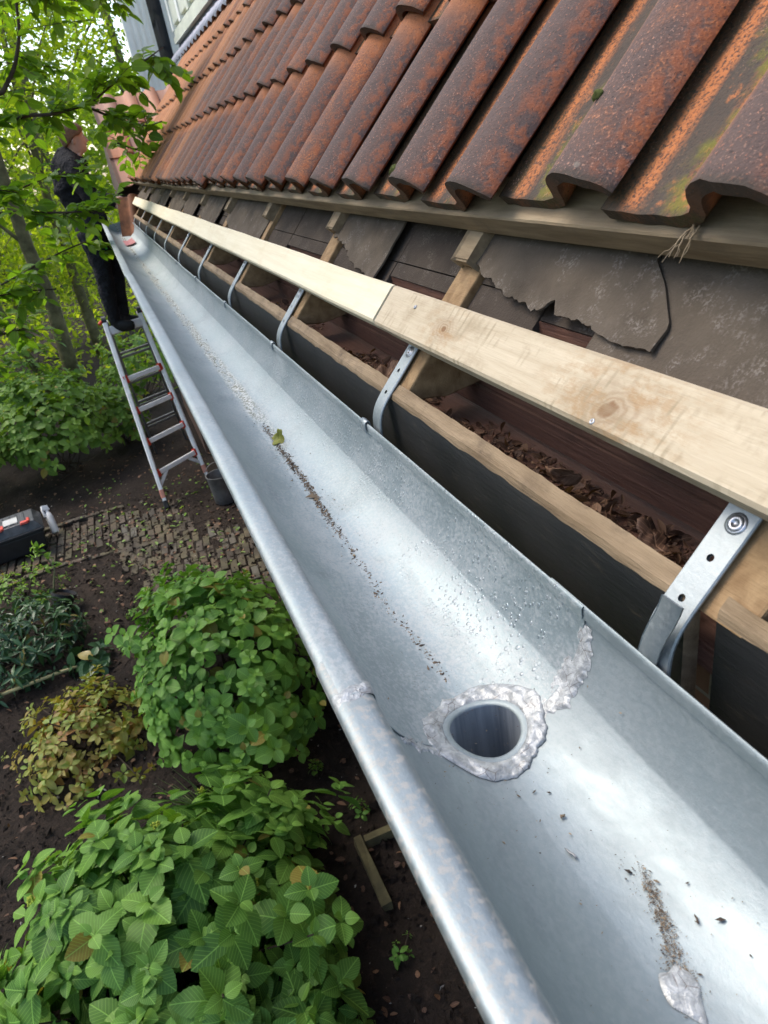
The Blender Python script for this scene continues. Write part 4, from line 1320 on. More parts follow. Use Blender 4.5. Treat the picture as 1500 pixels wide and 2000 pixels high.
# ------------------------------------------------------------------ wing roof and dormer at the far end
wing = empty("wing_roof", (0.5, 8.0, 0), "pale orange tiled roof of the wing behind the worker", "roof")
zv = H + 0.27
TP_ = math.tan(PITCH)
def wing_pt(x, d, n=0.0):          # d = distance up the wing slope, which faces the viewer
    x, d, n = np.broadcast_arrays(np.asarray(x, float), np.asarray(d, float), np.asarray(n, float))
    return np.stack([x, 7.12 + d * math.cos(PITCH) - n * math.sin(PITCH), zv - 0.06 + d * math.sin(PITCH) + n * math.cos(PITCH)], -1)
mb = MB()
DR = 1.0
for row in range(3):
    for i in range(1, 8):
        xl = -0.16 + i * TP
        d0 = row * 0.3246
        if xl + 0.1 > 0.22 + d0 * math.cos(PITCH) + 0.25: continue
        A, U = np.meshgrid(np.linspace(0, 1, 3), PU, indexing='ij')
        Hh = np.broadcast_to(PH, A.shape)
        r = np.random.default_rng(500 + row * 31 + i)
        T = wing_pt(xl + U, d0 + A * 0.385 + r.normal(0, .004), 0.05 - A * 0.385 * 0.045 + Hh)
        uv = np.stack([U / 0.22, A], -1); q = r.random()
        mb.grid(T, uv, q); 
        B = T - np.array([0, -math.sin(PITCH), math.cos(PITCH)]) * 0.012
        mb.grid(B, uv, q, flip=True); mb.grid(np.stack([T[0], B[0]]), np.stack([uv[0] * [1, 0], uv[0] * [1, 0]]), q)
        mb.grid(np.stack([T[:, 0], B[:, 0]], 1), np.stack([uv[:, 0], uv[:, 0]], 1), q)
def mat_pale_tile():
    t = NT("pale_weathered_pantile")
    o = t.obj(); uv = t.sep(t.uv())
    n = t.noise(o, 14, 5, 0.65)
    c = t.ramp(t.math('ADD', t.math('MULTIPLY', t.attr("rnd"), 0.6), t.math('MULTIPLY', n, 0.5)), [(0.2, (0.42, 0.17, 0.08)), (0.55, (0.52, 0.27, 0.17)), (0.9, (0.36, 0.22, 0.17))])
    t.set(Base_Color=t.mix(t.math('MULTIPLY', t.math('SUBTRACT', 1, t.step(uv[0], 0.1, 0.2)), 0.8), c, (0.06, 0.04, 0.03)), Roughness=0.8)
    t.bump(t.noise(o, 80, 4), 0.3, 0.004)
    return t.m
M_PALE = mat_pale_tile()
autosmooth(mb.build("wing_tile", M_PALE, wing), 40)['kind'] = 'stuff'
mb = MB()
mb.box((0.07, 7.18, H - 0.28), (0.6, 9.3, H + 0.12))
mb.add([wing_pt(0.06, 0.05), wing_pt(1.6, 0.05), wing_pt(1.6, DR), wing_pt(0.06, DR), (0.06, 9.25, H + 0.1), (1.6, 9.25, H + 0.1)], [(0, 1, 2, 3), (3, 2, 5, 4), (0, 3, 4)])
mb.build("wing_body", plain("shaded_wall", (0.12, 0.08, 0.06), 0.9), wing)
mb = MB(); mb.box((0.09, 7.25, 0), (0.5, 9.2, H - 0.25)); mb.build("wing_wall", bpy.data.materials["old_brick_wall"], wing)

M_WHITE = plain("pale_painted_wood", (0.82, 0.82, 0.76), 0.5, 0, 0.08, 5, 0.1)
M_GREENW = plain("grey_green_painted_wood", (0.58, 0.60, 0.49), 0.55, 0, 0.12, 5, 0.1)
M_LEAD = plain("lead_flashing", (0.19, 0.20, 0.24), 0.6, 0.5, 0.3, 10, 0.4, 0.01)
def mat_glass():
    t = NT("dark_window_glass")
    t.set(Base_Color=(0.02, 0.022, 0.028), Roughness=0.06)
    return t.m
M_GLASS = mat_glass()
DX = 1.19
DZ = O2[2] + (DX - O2[0]) * TP_ + 0.10
dormer = empty("dormer", (DX, 7.3, DZ), "pale panelled wooden dormer with lead apron standing on the tiled roof", "dormer")
DY0, DY1 = 4.9, 9.1
mb = MB(); mb.box((DX + 0.03, DY0, DZ - 0.5), (DX + 2.2, DY1, DZ + 1.9)); mb.build("dormer_body", M_GREENW, dormer)
mb = MB()                                    # lead apron lapping the tiles
P = []
for y in np.linspace(DY0 - 0.05, DY1 + 0.05, 90):
    w_ = 0.012 * math.sin(y * 2 * math.pi / TP) 
    P.append([(DX + 0.01, y, DZ + 0.10), (DX - 0.005, y, DZ + 0.03), tuple(W(1.46 - 0.06, y, 0.135 + w_)), tuple(W(1.46 - 0.20 - 0.008 * math.sin(y * 31), y, 0.128 + w_))])
mb.grid(np.array(P), flip=True)
o = mb.build("lead_apron", M_LEAD, dormer, smooth=True); o.modifiers.new("t", 'SOLIDIFY').thickness = 0.004
mb = MB(); mb.box((DX - 0.035, DY0, DZ + 0.10), (DX + 0.03, DY1, DZ + 0.16)); mb.box((DX - 0.015, DY0, DZ + 0.163), (DX + 0.03, DY1, DZ + 0.22)); mb.build("sill", M_GREENW, dormer)
mb = MB(); mb.box((DX - 0.03, DY0, DZ + 0.52), (DX + 0.03, DY1, DZ + 0.60)); mb.box((DX - 0.045, DY0, DZ + 1.55), (DX + 0.03, DY1, DZ + 1.75)); mb.build("rail", M_GREENW, dormer)
for k, y in enumerate(np.linspace(DY0, DY1, 8)):
    mb = MB(); mb.box((DX - 0.022, y - 0.06, DZ + 0.223), (DX + 0.03, y + 0.06, DZ + 0.517)); mb.box((DX - 0.022, y - 0.06, DZ + 0.603), (DX + 0.03, y + 0.06, DZ + 1.547)); mb.box((DX - 0.034, y - 0.025, DZ + 0.605), (DX - 0.023, y + 0.025, DZ + 1.545))
    mb.build("post", M_WHITE if k in (6, 7) else M_GREENW, dormer)
for k in range(7):
    ya, yb = np.linspace(DY0, DY1, 8)[k:k + 2]
    mb = MB(); mb.box((DX - 0.012, ya + 0.09, DZ + 0.26), (DX + 0.028, yb - 0.09, DZ + 0.48)); bevel(mb.build("panel", M_GREENW, dormer), 0.01, 2)
    mb = MB(); mb.box((DX + 0.004, ya + 0.061, DZ + 0.604), (DX + 0.028, yb - 0.061, DZ + 1.546)); pane = mb.build("window_pane", M_GLASS, dormer)
    mb = MB()
    for q in (0.33, 0.66): mb.box((DX - 0.010, ya + (yb - ya) * q - 0.012, DZ + 0.605), (DX + 0.003, ya + (yb - ya) * q + 0.012, DZ + 1.545))
    mb.build("glazing_bar", M_GREENW, pane)
# pale porch beyond the dormer
porch = empty("porch_post", (0.86, 9.6, H + 1.0), "pale fluted wooden post beside a dark window behind the leaves", "post")
mb = MB(); mb.box((0.72, 9.60, H + 0.9), (1.03, 9.72, H + 3.6)); shaft = mb.build("shaft", M_WHITE, porch)
mb = MB()
for k in range(4): mb.box((0.745 + k * 0.07, 9.585, H + 1.1), (0.785 + k * 0.07, 9.599, H + 3.5))
mb.build("fluting", M_WHITE, shaft)
mb = MB(); mb.box((1.032, 9.66, H + 0.9), (1.19, 9.8, H + 3.6)); mb.build("window_pane", M_GLASS, porch)
mb = MB(); mb.box((1.192, 9.62, H + 0.9), (2.4, 9.8, H + 3.6)); mb.build("boarding", M_WHITE, porch)
mb = MB(); mb.box((0.69, 9.565, H + 0.85), (1.06, 9.60, H + 1.06)); mb.build("plinth", M_WHITE, porch)

# ------------------------------------------------------------------ ladder
LT = [(-0.472, 6.16, 0.0), (-0.47, 6.95, H - 0.85)]       # left rail foot, top
RT = [(-0.005, 6.50, 0.0), (-0.135, 7.05, H - 0.85)]
lad = empty("folding_ladder", (-0.3, 6.6, 0), "aluminium folding ladder with red rung caps under the worker", "ladder")
def lerp(a, b, t): return np.array(a) * (1 - t) + np.array(b) * t
def bar(mb, a, b, w, d, upv=(0, 1, 0)):
    a, b = np.array(a, float), np.array(b, float)
    t = unit(b - a); u = unit(np.cross(t, upv)); v = np.cross(u, t)
    c = 0.15 * min(w, d)
    ring = [(-w/2 + c, -d/2), (w/2 - c, -d/2), (w/2, -d/2 + c), (w/2, d/2 - c), (w/2 - c, d/2), (-w/2 + c, d/2), (-w/2, d/2 - c), (-w/2, -d/2 + c)]
    P = np.array([[p + x * u + y * v for x, y in ring] for p in (a, b)])
    mb.grid(P, close=True); mb.add(P[0], [tuple(range(8))]); mb.add(P[1], [tuple(range(8))[::-1]])
M_RED = plain("red_plastic_cap", (0.55, 0.045, 0.02), 0.4, 0, 0.1, 10, 0)
M_BLKP = plain("black_plastic", (0.018, 0.018, 0.02), 0.45, 0, 0.3, 12, 0.15)
M_FOOT = plain("rubber_foot_dark", (0.03, 0.03, 0.03), 0.8, 0, 0.3, 20, 0.1)
for side in (LT, RT):
    a, b = side
    mb = MB(); bar(mb, lerp(a, b, 0.22), lerp(a, b, 1.0), 0.046, 0.05); bar(mb, lerp(a, b, 0.04), lerp(a, b, 0.62), 0.040, 0.066)
    rail = mb.build("rail", M_ALU, lad)
    mb = MB(); bar(mb, lerp(a, b, 0.0), lerp(a, b, 0.055), 0.05, 0.06); mb.build("foot", M_FOOT, rail)
    mb = MB(); bar(mb, lerp(a, b, 0.055), lerp(a, b, 0.10), 0.044, 0.07); mb.build("foot_sleeve", plain("salmon_sleeve", (0.55, 0.24, 0.17), 0.5), rail)
    # hinge at the top
    mb = MB(); M = np.array(b); th = np.linspace(0, 2 * np.pi, 16, endpoint=False)
    mb.tube([M + (-0.02, 0.02, 0.02), M + (0.02, 0.02, 0.02)], 0.042, 14); hinge = mb.build("hinge", M_BLKP, lad, smooth=False)
    mb = MB(); o_ = -0.035 if side is LT else 0.035
    mb.tube([M + (o_ * 0.7, 0.02, 0.02), M + (o_ * 1.5, 0.0, 0.0)], 0.016, 10); mb.build("hinge_knob", M_RED, hinge)
    # stabiliser brace at the foot
    c = lerp(LT[0] if side is LT else RT[0], LT[1] if side is LT else RT[1], 0.115)
    d_ = lerp(lerp(*LT, 0.185), lerp(*RT, 0.185), 0.27 if side is LT else 0.73)
    mb = MB(); bar(mb, c, d_, 0.03, 0.03); mb.build("brace", M_ALU, lad)
for k, t in enumerate((0.185, 0.355, 0.525, 0.695, 0.955)):
    a, b = lerp(*LT, t), lerp(*RT, t)
    mb = MB(); bar(mb, lerp(a, b, 0.05), lerp(a, b, 0.95), 0.040, 0.046 if k < 4 else 0.08, (0, 0.4, 1)); rung = mb.build("rung", M_ALU, lad)
    if k < 4:
        for q in (0.035, 0.965):
            c = lerp(a, b, q); mb = MB(); dirv = unit(b - a); bar(mb, c - dirv * 0.022, c + dirv * 0.022, 0.050, 0.076, (0, 0.4, 1)); mb.build("rung_cap", M_RED, rung)
# rear half of the ladder
RL = [(-0.43, 7.75, 0.0), (-0.45, 7.0, H - 0.85)]; RR_ = [(-0.06, 7.95, 0.0), (-0.15, 7.1, H - 0.85)]
for a, b in (RL, RR_):
    mb = MB(); bar(mb, a, b, 0.024, 0.055); mb.build("rear_rail", M_DARKZINC, lad)
for t in (0.22, 0.40, 0.58, 0.76):
    for dz in (0, 0.04):
        a, b = lerp(*RL, t) + (0, 0, dz), lerp(*RR_, t) + (0, 0, dz)
        mb = MB(); bar(mb, a, b, 0.022, 0.024, (0, 0, 1)); mb.build("rear_rung", M_DARKZINC, lad)

# ------------------------------------------------------------------ bucket, toolbox, bottle, pot, wooden frame
bk = empty("zinc_bucket", (0.07, 5.90, 0.01), "old grey zinc bucket beside the ladder foot", "bucket")
mb = MB(); th = np.linspace(0, 2 * np.pi, 28, endpoint=False); P = []
for r, z in ((0.02, 0.02), (0.098, 0.02), (0.100, 0.0), (0.103, 0.004), (0.108, 0.10), (0.118, 0.27), (0.122, 0.275), (0.122, 0.283), (0.116, 0.283), (0.112, 0.26), (0.098, 0.03), (0.01, 0.025)):
    P.append(np.stack([0.07 + r * np.cos(th), 5.90 + r * np.sin(th), np.full(28, 0.012 + z)], -1))
mb.grid(np.array(P), close=True); autosmooth(mb.build("pail", M_DARKZINC, bk), 40)
mb = MB(); a = np.linspace(0, np.pi, 16)
mb.tube(np.stack([0.07 + 0.12 * np.cos(a), 5.90 + 0.10 * np.sin(a) , 0.29 + 0.085 * np.sin(a)], -1), 0.003, 6); mb.build("handle", M_DARKZINC, bk)

tb = empty("toolbox", (-1.92, 6.18, 0.0), "black plastic toolbox with red latches at the left edge of the brick path", "toolbox", rot=(0, 0, 0.14))
def boxr(mb, x0, x1, y0, y1, z0, z1, tx=0.0, ty=0.0):
    V = [(x0, y0, z0), (x1, y0, z0), (x1, y1, z0), (x0, y1, z0), (x0 + tx, y0 + ty, z1), (x1 - tx, y0 + ty, z1), (x1 - tx, y1 - ty, z1), (x0 + tx, y1 - ty, z1)]
    mb.add(V, [(0,3,2,1),(4,5,6,7),(0,1,5,4),(1,2,6,5),(2,3,7,6),(3,0,4,7)])
def loc_build(mb, name, mat, parent): return mb.build(name, mat, parent, world=False)
mb = MB(); boxr(mb, -0.34, 0.34, -0.17, 0.17, 0.02, 0.20, -0.02, -0.012); bevel(loc_build(mb, "body", M_BLKP, tb), 0.012, 3)
mb = MB(); boxr(mb, -0.375, 0.375, -0.195, 0.195, 0.203, 0.235, 0.0, 0.0); bevel(loc_build(mb, "rim", M_BLKP, tb), 0.008, 2)
mb = MB(); boxr(mb, -0.37, 0.37, -0.19, 0.19, 0.237, 0.31, 0.05, 0.05)
for k in range(9): boxr(mb, -0.26 + k * 0.06, -0.225 + k * 0.06, -0.12, 0.12, 0.308, 0.316, 0.005, 0.005)
lid = bevel(loc_build(mb, "lid", plain("worn_black_plastic", (0.045, 0.047, 0.05), 0.4, 0, 0.4, 30, 0.3), tb), 0.008, 2)
for x in (0.02, 0.24):
    mb = MB(); boxr(mb, x - 0.035, x + 0.035, -0.165, -0.115, 0.305, 0.325, 0.006, 0.006); boxr(mb, x + 0.02, x + 0.05, -0.145, -0.06, 0.300, 0.322, 0.004, 0.004); bevel(loc_build(mb, "latch", M_RED, lid), 0.004, 2)
mb = MB(); boxr(mb, 0.07, 0.19, -0.10, 0.03, 0.3165, 0.322); loc_build(mb, "label_plate", plain("pale_plate", (0.45, 0.46, 0.44), 0.5), lid)
bo = empty("spray_bottle", (-1.50, 6.32, 0.02), "white plastic spray bottle leaning on the end of the black toolbox", "bottle", rot=(-0.55, 0.30, 0.6))
th = np.linspace(0, 2 * np.pi, 18, endpoint=False)
mb = MB(); mb.grid(np.array([np.stack([r * np.cos(th), r * np.sin(th), np.full(18, z)], -1) for r, z in ((0.005, 0.0), (0.032, 0.002), (0.035, 0.02), (0.034, 0.16), (0.026, 0.20), (0.015, 0.215), (0.014, 0.235), (0.005, 0.236))]), close=True)
autosmooth(loc_build(mb, "flask", plain("milky_plastic", (0.72, 0.72, 0.70), 0.35, 0, 0.08, 8, 0), bo), 40)
mb = MB(); boxr(mb, -0.05, 0.028, -0.014, 0.014, 0.236, 0.285, 0.01, 0.003); boxr(mb, -0.05, -0.03, -0.008, 0.008, 0.17, 0.24, 0.0, 0.0); bevel(loc_build(mb, "trigger_head", plain("white_plastic", (0.8, 0.8, 0.78), 0.35, 0, 0.05, 8, 0), bo), 0.004, 2)
mb = MB(); mb.grid(np.array([np.stack([0.0352 * np.cos(th[:8]), 0.0352 * np.sin(th[:8]), np.full(8, z)], -1) for z in (0.04, 0.12)])); loc_build(mb, "sticker", plain("stained_sticker", (0.42, 0.36, 0.27), 0.6, 0, 0.5, 60), bo)

pot = empty("plant_pot", (-1.44, 4.86, 0.0), "black plastic nursery pot lying tilted with a bare young sapling", "plant pot", rot=(-0.25, 0.5, 0))
mb = MB(); th = np.linspace(0, 2 * np.pi, 24, endpoint=False)
mb.grid(np.array([np.stack([r * np.cos(th) * (1 + 0.01 * (np.arange(24) % 2)), r * np.sin(th), np.full(24, z)], -1) for r, z in ((0.01, 0.01), (0.065, 0.01), (0.085, 0.14), (0.094, 0.142), (0.094, 0.165), (0.088, 0.165), (0.083, 0.14))]), close=True)
autosmooth(loc_build(mb, "shell", M_BLKP, pot), 35)
mb = MB(); mb.grid(np.array([np.stack([r * np.cos(th), r * np.sin(th), np.full(24, 0.142 + 0.006 * (1 - r * 10))], -1) for r in (0.002, 0.05, 0.082)]), close=True); loc_build(mb, "compost", M_SOIL, pot)

fr = empty("wooden_edging", (-0.02, 1.62, 0.0), "mossy broken timber edging frame lying on the soil under the gutter", "edging")
mb = MB(); mb.box((-0.055, 1.50, 0.0), (-0.015, 1.86, 0.055), jit=0.006); mb.build("rail_board", plain("mossy_timber", (0.09, 0.078, 0.035), 0.9, 0, 0.4, 14, 0.5, 0.01), fr)
mb = MB(); mb.box((-0.014, 1.815, 0.0), (0.16, 1.85, 0.05), jit=0.005); mb.build("end_board", bpy.data.materials["mossy_timber"], fr)

# ------------------------------------------------------------------ shrubs
def vec_sph(n, rr): return unit(rr.normal(0, 1, (n, 3)))
def bush(name, label, cat, c, rad, mat, nclump, leaf, tpl, seed, ratio=0.72, per=6, stems=14, group=None, fill=0.25, lit=0.0, flat=0.55, low=-0.1, buds=0):
    """a shrub: leaf rosettes spread over and through an ellipsoid dome, on stems that rise from the root"""
    rr = np.random.default_rng(seed)
    c = np.array(c, float); rad = np.array(rad, float)
    root = empty(name, tuple(c * (1, 1, 0)), label, cat, group)
    d = vec_sph(nclump * 3, rr); d = d[d[:, 2] > low][:nclump]
    k = len(d)
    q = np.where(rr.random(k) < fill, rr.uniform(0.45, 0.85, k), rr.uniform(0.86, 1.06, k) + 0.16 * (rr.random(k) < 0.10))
    lum = 1 + 0.24 * np.array([float(fnoise(np.array(v @ np.array([3.1, 2.3, 1.7]) * 1.6), seed)) for v in d])
    tip = c + d * rad * (q * lum)[:, None]
    tip[:, 2] = np.maximum(tip[:, 2], 0.03)
    ax = unit(d * (1, 1, 0.7) + (0, 0, flat) + rr.normal(0, 0.18, (k, 3)))
    pos, dr, nor, ln, wd, rn = [], [], [], [], [], []
    for i in range(k):
        a = ax[i]; u = unit(np.cross(a, rr.normal(0, 1, 3))); v = np.cross(a, u)
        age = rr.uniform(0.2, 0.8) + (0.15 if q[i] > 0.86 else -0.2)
        sc = leaf * rr.uniform(0.55, 1.25)
        for j in range(per):
            tier = j // 2
            an = (j % 2) * math.pi + tier * math.pi / 2 + rr.normal(0, 0.2)
            side = math.cos(an) * u + math.sin(an) * v
            el = 0.12 + 0.38 * (tier == 0) - 0.10 * tier - 0.0
            dd = unit(side + a * (0.75 - 0.42 * tier + rr.normal(0, 0.1)))
            L_ = sc * (0.5 if tier == 0 else 0.85 if tier == 1 else 1.05) * rr.uniform(0.85, 1.15)
            pos.append(tip[i] - a * tier * sc * 0.22 + side * 0.006); dr.append(dd)
            nor.append(unit(a - dd * (a @ dd) + rr.normal(0, 0.17, 3))); ln.append(L_); wd.append(L_ * ratio * rr.uniform(0.9, 1.1))
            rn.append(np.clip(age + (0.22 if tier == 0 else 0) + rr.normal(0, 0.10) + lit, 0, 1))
    mb = MB(); pos, dr, nor, ln, wd, rn = map(np.array, (pos, dr, nor, ln, wd, rn))
    pick = rr.random(len(pos)); rn = np.where(rr.random(len(rn)) < 0.025, 1.5, rn)
    for lo_, hi_, dz_, fz_ in ((0, 0.45, 1.0, 1.0), (0.45, 0.75, 2.0, 0.6), (0.75, 1.01, 0.2, 2.2)):      # flat, drooping and folded leaves
        sel = (pick >= lo_) & (pick < hi_)
        tv = tpl[0].copy(); tv[:, 2] += (1 - dz_) * 0.25 * tv[:, 0] ** 2 + (fz_ - 1) * 0.17 * np.abs(tv[:, 1])
        add_leaves(mb, (tv, tpl[1], tpl[2]), pos[sel], dr[sel], nor[sel], ln[sel], wd[sel], rn[sel])
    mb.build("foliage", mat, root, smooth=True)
    mb = MB()
    for i in rr.choice(k, min(stems, k), replace=False):
        b = c * (1, 1, 0) + np.array([rr.normal(0, rad[0] * 0.13), rr.normal(0, rad[1] * 0.13), 0.0])
        t = np.linspace(0, 1, 6)[:, None]
        mid = (b + tip[i]) / 2 + np.array([0, 0, 0.1 * rad[2]]) + (tip[i] - b) * (0.1, 0.1, -0.1)
        mb.tube((1 - t) ** 2 * b + 2 * t * (1 - t) * mid + t ** 2 * tip[i], np.linspace(0.006, 0.0028, 6), 5)
    mb.build("stems", M_TWIG if leaf < 0.2 else M_STEM, root, smooth=True)
    if buds:
        top = [i for i in range(k) if d[i, 2] > 0.35 and q[i] > 0.86][:buds]
        M_BUD = bpy.data.materials.get("flower_bud") or plain("flower_bud", (0.36, 0.42, 0.04), 0.6, 0, 0.25, 80, 0.2)
        for i in top:
            mb = MB()
            for _ in range(26):
                e = unit(ax[i] * 0.6 + rr.normal(0, 0.55, 3)); s = rr.uniform(0.0028, 0.0045)
                cc = tip[i] + ax[i] * 0.008 + e * 0.022 * rr.uniform(0.4, 1)
                th_ = np.linspace(0, 2 * np.pi, 6, endpoint=False)
                mb.grid(np.array([[cc + s * np.array([math.cos(t) * math.sin(p), math.sin(t) * math.sin(p), math.cos(p)]) for t in th_] for p in (0.05, 0.8, 1.6, 2.4, 3.1)]), close=True)
                mb.tube([tip[i], cc], 0.0008, 3)
            mb.build("flower_bud", M_BUD, root, smooth=True)
    return root
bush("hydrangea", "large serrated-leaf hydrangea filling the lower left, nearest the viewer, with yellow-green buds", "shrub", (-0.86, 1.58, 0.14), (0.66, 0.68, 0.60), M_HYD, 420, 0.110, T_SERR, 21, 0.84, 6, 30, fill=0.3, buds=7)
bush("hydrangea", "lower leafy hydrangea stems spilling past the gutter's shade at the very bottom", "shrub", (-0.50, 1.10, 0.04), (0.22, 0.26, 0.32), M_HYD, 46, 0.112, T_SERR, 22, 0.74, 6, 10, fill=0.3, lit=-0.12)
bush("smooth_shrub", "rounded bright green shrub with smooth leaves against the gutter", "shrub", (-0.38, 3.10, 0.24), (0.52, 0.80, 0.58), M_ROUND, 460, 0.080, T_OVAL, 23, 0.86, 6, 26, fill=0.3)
bush("smooth_shrub", "loose lower shrub of small roundish leaves below the rounded one", "shrub", (-0.48, 2.18, 0.06), (0.26, 0.22, 0.22), M_ROUND, 44, 0.062, T_OVAL, 24, 0.8, 6, 14, fill=0.4, lit=-0.1)
bush("barrenwort", "low yellow and rust coloured leafy clump on the soil at the left", "plant", (-1.26, 3.25, 0.03), (0.40, 0.46, 0.24), M_EPI, 230, 0.055, T_OVAL, 25, 0.62, 6, 16, fill=0.4)
bush("rhododendron", "dark leathery-leaved rhododendron at the left edge above the rusty clump", "shrub", (-1.70, 4.35, 0.08), (0.42, 0.42, 0.34), M_RHOD, 110, 0.085, T_NARROW, 26, 0.32, 9, 14, fill=0.3, flat=0.9)
bush("bergenia", "small dark rosette of broad leaves between the rhododendron and the rounded shrub", "plant", (-1.22, 4.02, 0.02), (0.14, 0.17, 0.12), M_RHOD, 9, 0.13, T_OVAL, 27, 0.75, 6, 4, fill=0.3)
bush("lime_shrub", "sparse lime-green young shrub with tiny pale flowers behind the rhododendron", "shrub", (-1.72, 5.12, 0.06), (0.34, 0.34, 0.28), M_LIME, 60, 0.040, T_OVAL, 28, 0.6, 6, 16, fill=0.5)
# shrubs behind the toolbox and ladder
hg = "leafy shrubs along the far garden edge"
for k, (c, r, n, lf, lab, lit) in enumerate([
        ((-1.42, 7.95, 0.42), (0.70, 0.75, 0.72), 330, 0.10, "big dense shrub beside the ladder, behind the toolbox", 0.0),
        ((-2.55, 7.75, 0.42), (0.70, 0.75, 0.70), 260, 0.10, "dense shrub cut by the left edge above the toolbox", -0.05),
        ((-0.72, 8.35, 0.25), (0.36, 0.50, 0.50), 130, 0.09, "narrow shrub showing between the ladder rails", 0.05),
        ((-1.95, 9.3, 0.5), (0.9, 0.7, 0.8), 260, 0.10, "taller shrub in front of the two tree trunks", 0.1),
        ((-0.35, 9.9, 0.3), (0.6, 0.6, 0.65), 160, 0.09, "bright shrub behind the worker's legs", 0.25),
        ((-3.6, 9.3, 0.5), (1.0, 0.9, 0.9), 260, 0.11, "shrub beyond the left edge under the woodland", 0.1)]):
    if k == 5: continue
    bush("garden_shrub", lab, "shrub", c, r, M_HEDGE, n, lf, T_OVAL, 40 + k, 0.66, 6, 14, hg, 0.25, lit)

# grass tuft, weeds, seedlings
def tuft(name, label, cat, c, n, L, mat, seed, wd=0.006, spread=0.8):
    rr = np.random.default_rng(seed)
    an = rr.uniform(0, 6.28, n); el = rr.uniform(0.35, 1.4, n)
    dr = np.stack([np.cos(an) * np.cos(el), np.sin(an) * np.cos(el), np.sin(el)], -1)
    pos = np.array(c) + np.stack([rr.normal(0, 0.02, n), rr.normal(0, 0.02, n), np.zeros(n)], -1)
    nor = np.array([0, 0, 1.0]) + rr.normal(0, 0.2, (n, 3))
    mb = MB(); tp = leaf_template(np.linspace(0, 1, 6), [.5, .5, .45, .35, .2, .03], 0.1, 0.7)
    add_leaves(mb, tp, pos, dr, nor, L * rr.uniform(.6, 1.1, n), wd, rr.random(n))
    return tag(mb.build(name, mat, None, loc=tuple(c), smooth=True), label, cat)
tuft("grass_tuft", "tuft of narrow grass blades between the two big shrubs", "grass", (-0.66, 2.36, 0.0), 130, 0.30, M_GRASS, 3)
rr = np.random.default_rng(77)
wl = ["weed seedling on the bare soil below the gutter, nearest the wooden edging", "weed seedling beside the gutter's shade, by the loose shrub", "weed seedling low on the soil by the bottom shrub", "weed seedling on the soil left of the rounded shrub", "weed seedling at the edge of the rusty clump", "weed seedling by the path's lower corner"]
for k, (x, y, n) in enumerate([(0.02, 2.02, 7), (-0.10, 2.35, 9), (-0.06, 1.30, 6), (-0.98, 4.1, 6), (-0.86, 3.2, 7), (-0.9, 4.45, 6)]):
    bush("weed", wl[k], "weed", (x, y, 0.015), (0.05, 0.06, 0.05), M_LIME if k in (1,) else M_ROUND, n, 0.032, T_OVAL, 90 + k, 0.6, 6, 3, fill=0.5)
# pale stalk lying on the soil and a twiggy sapling out of the pot
mb = MB(); mb.tube([(-2.2, 4.02, 0.08), (-1.75, 3.95, 0.07), (-1.4, 4.0, 0.05), (-1.12, 4.03, 0.02)], [0.011, 0.012, 0.011, 0.007], 8)
tag(mb.build("fallen_stalk", plain("dry_stalk", (0.36, 0.31, 0.14), 0.7), None, loc=(-1.7, 4.0, 0.07), smooth=True), "long pale dry stalk lying across the soil at the left", "stalk")
sp = empty("sapling", (-1.44, 4.86, 0.12), "thin bent sapling with a few pale leaves growing from the pot", "plant")
mb = MB(); pth = np.array([(-1.44, 4.86, 0.12), (-1.41, 4.90, 0.22), (-1.36, 4.95, 0.34), (-1.41, 5.02, 0.45), (-1.46, 5.08, 0.52)]); mb.tube(pth, np.linspace(0.008, 0.003, 5), 6)
mb.build("stem", M_STEM, sp, smooth=True)
rr = np.random.default_rng(9); pos = []; dr = []
for k in range(26):
    t = rr.uniform(0.5, 1); i = min(3, int(t * 4)); p = lerp(pth[i], pth[i + 1], t * 4 - i) if i < 4 else pth[-1]
    pos.append(p); dr.append(rr.normal(0, 1, 3) + (0, 0, 0.3))
mb = MB(); add_leaves(mb, T_OVAL, pos, dr, np.array([0, 0, 1.0]) + rr.normal(0, .3, (26, 3)), rr.uniform(0.04, 0.075, 26), rr.uniform(0.02, 0.04, 26), rr.uniform(0.5, 1, 26)); mb.build("foliage", M_LIME, sp, smooth=True)

# litter on the soil: dry leaves, pebbles
mb = MB(); rr = np.random.default_rng(31); n = 1200
x = rr.uniform(-2.3, 0.16, n); y = rr.uniform(0.6, 8.0, n)
add_leaves(mb, T_OVAL, np.stack([x, y, np.full(n, 0.012)], -1), rr.normal(0, 1, (n, 3)) * (1, 1, 0.25), np.array([0, 0, 1.0]) + rr.normal(0, 0.35, (n, 3)), rr.uniform(0.015, 0.05, n), rr.uniform(0.01, 0.03, n), rr.random(n))
tag(mb.build("leaf_litter", M_DEAD, None, smooth=True), "scattered dry leaves over the bare soil and path", "leaf litter", kind='stuff')
mb = MB(); n = 240
add_leaves(mb, T_OVAL, np.stack([rr.uniform(-1.4, 0.1, n), 4.3 + rr.random(n) * 3.0, np.full(n, 0.016)], -1), rr.normal(0, 1, (n, 3)) * (1, 1, 0.2), np.array([0, 0, 1.0]) + rr.normal(0, 0.3, (n, 3)), rr.uniform(0.015, 0.06, n), rr.uniform(0.01, 0.03, n), rr.random(n))
tag(mb.build("fallen_leaves", M_LIME, None, smooth=True), "fresh green leaf scraps dropped over the path around the ladder", "leaf litter", kind='stuff')
mb = MB()
specks(mb, 500, lambda: rr.uniform(-2.2, 0.16), lambda: rr.uniform(0.6, 7.2), 0.006, lambda x, y: 0.006, rr, 0.8)
tag(mb.build("pebbles", plain("pale_pebble", (0.30, 0.27, 0.23), 0.8, 0, 0.5, 30, 0), None), "small pale pebbles and crumbs on the soil", "pebbles", kind='stuff')
mb = MB()
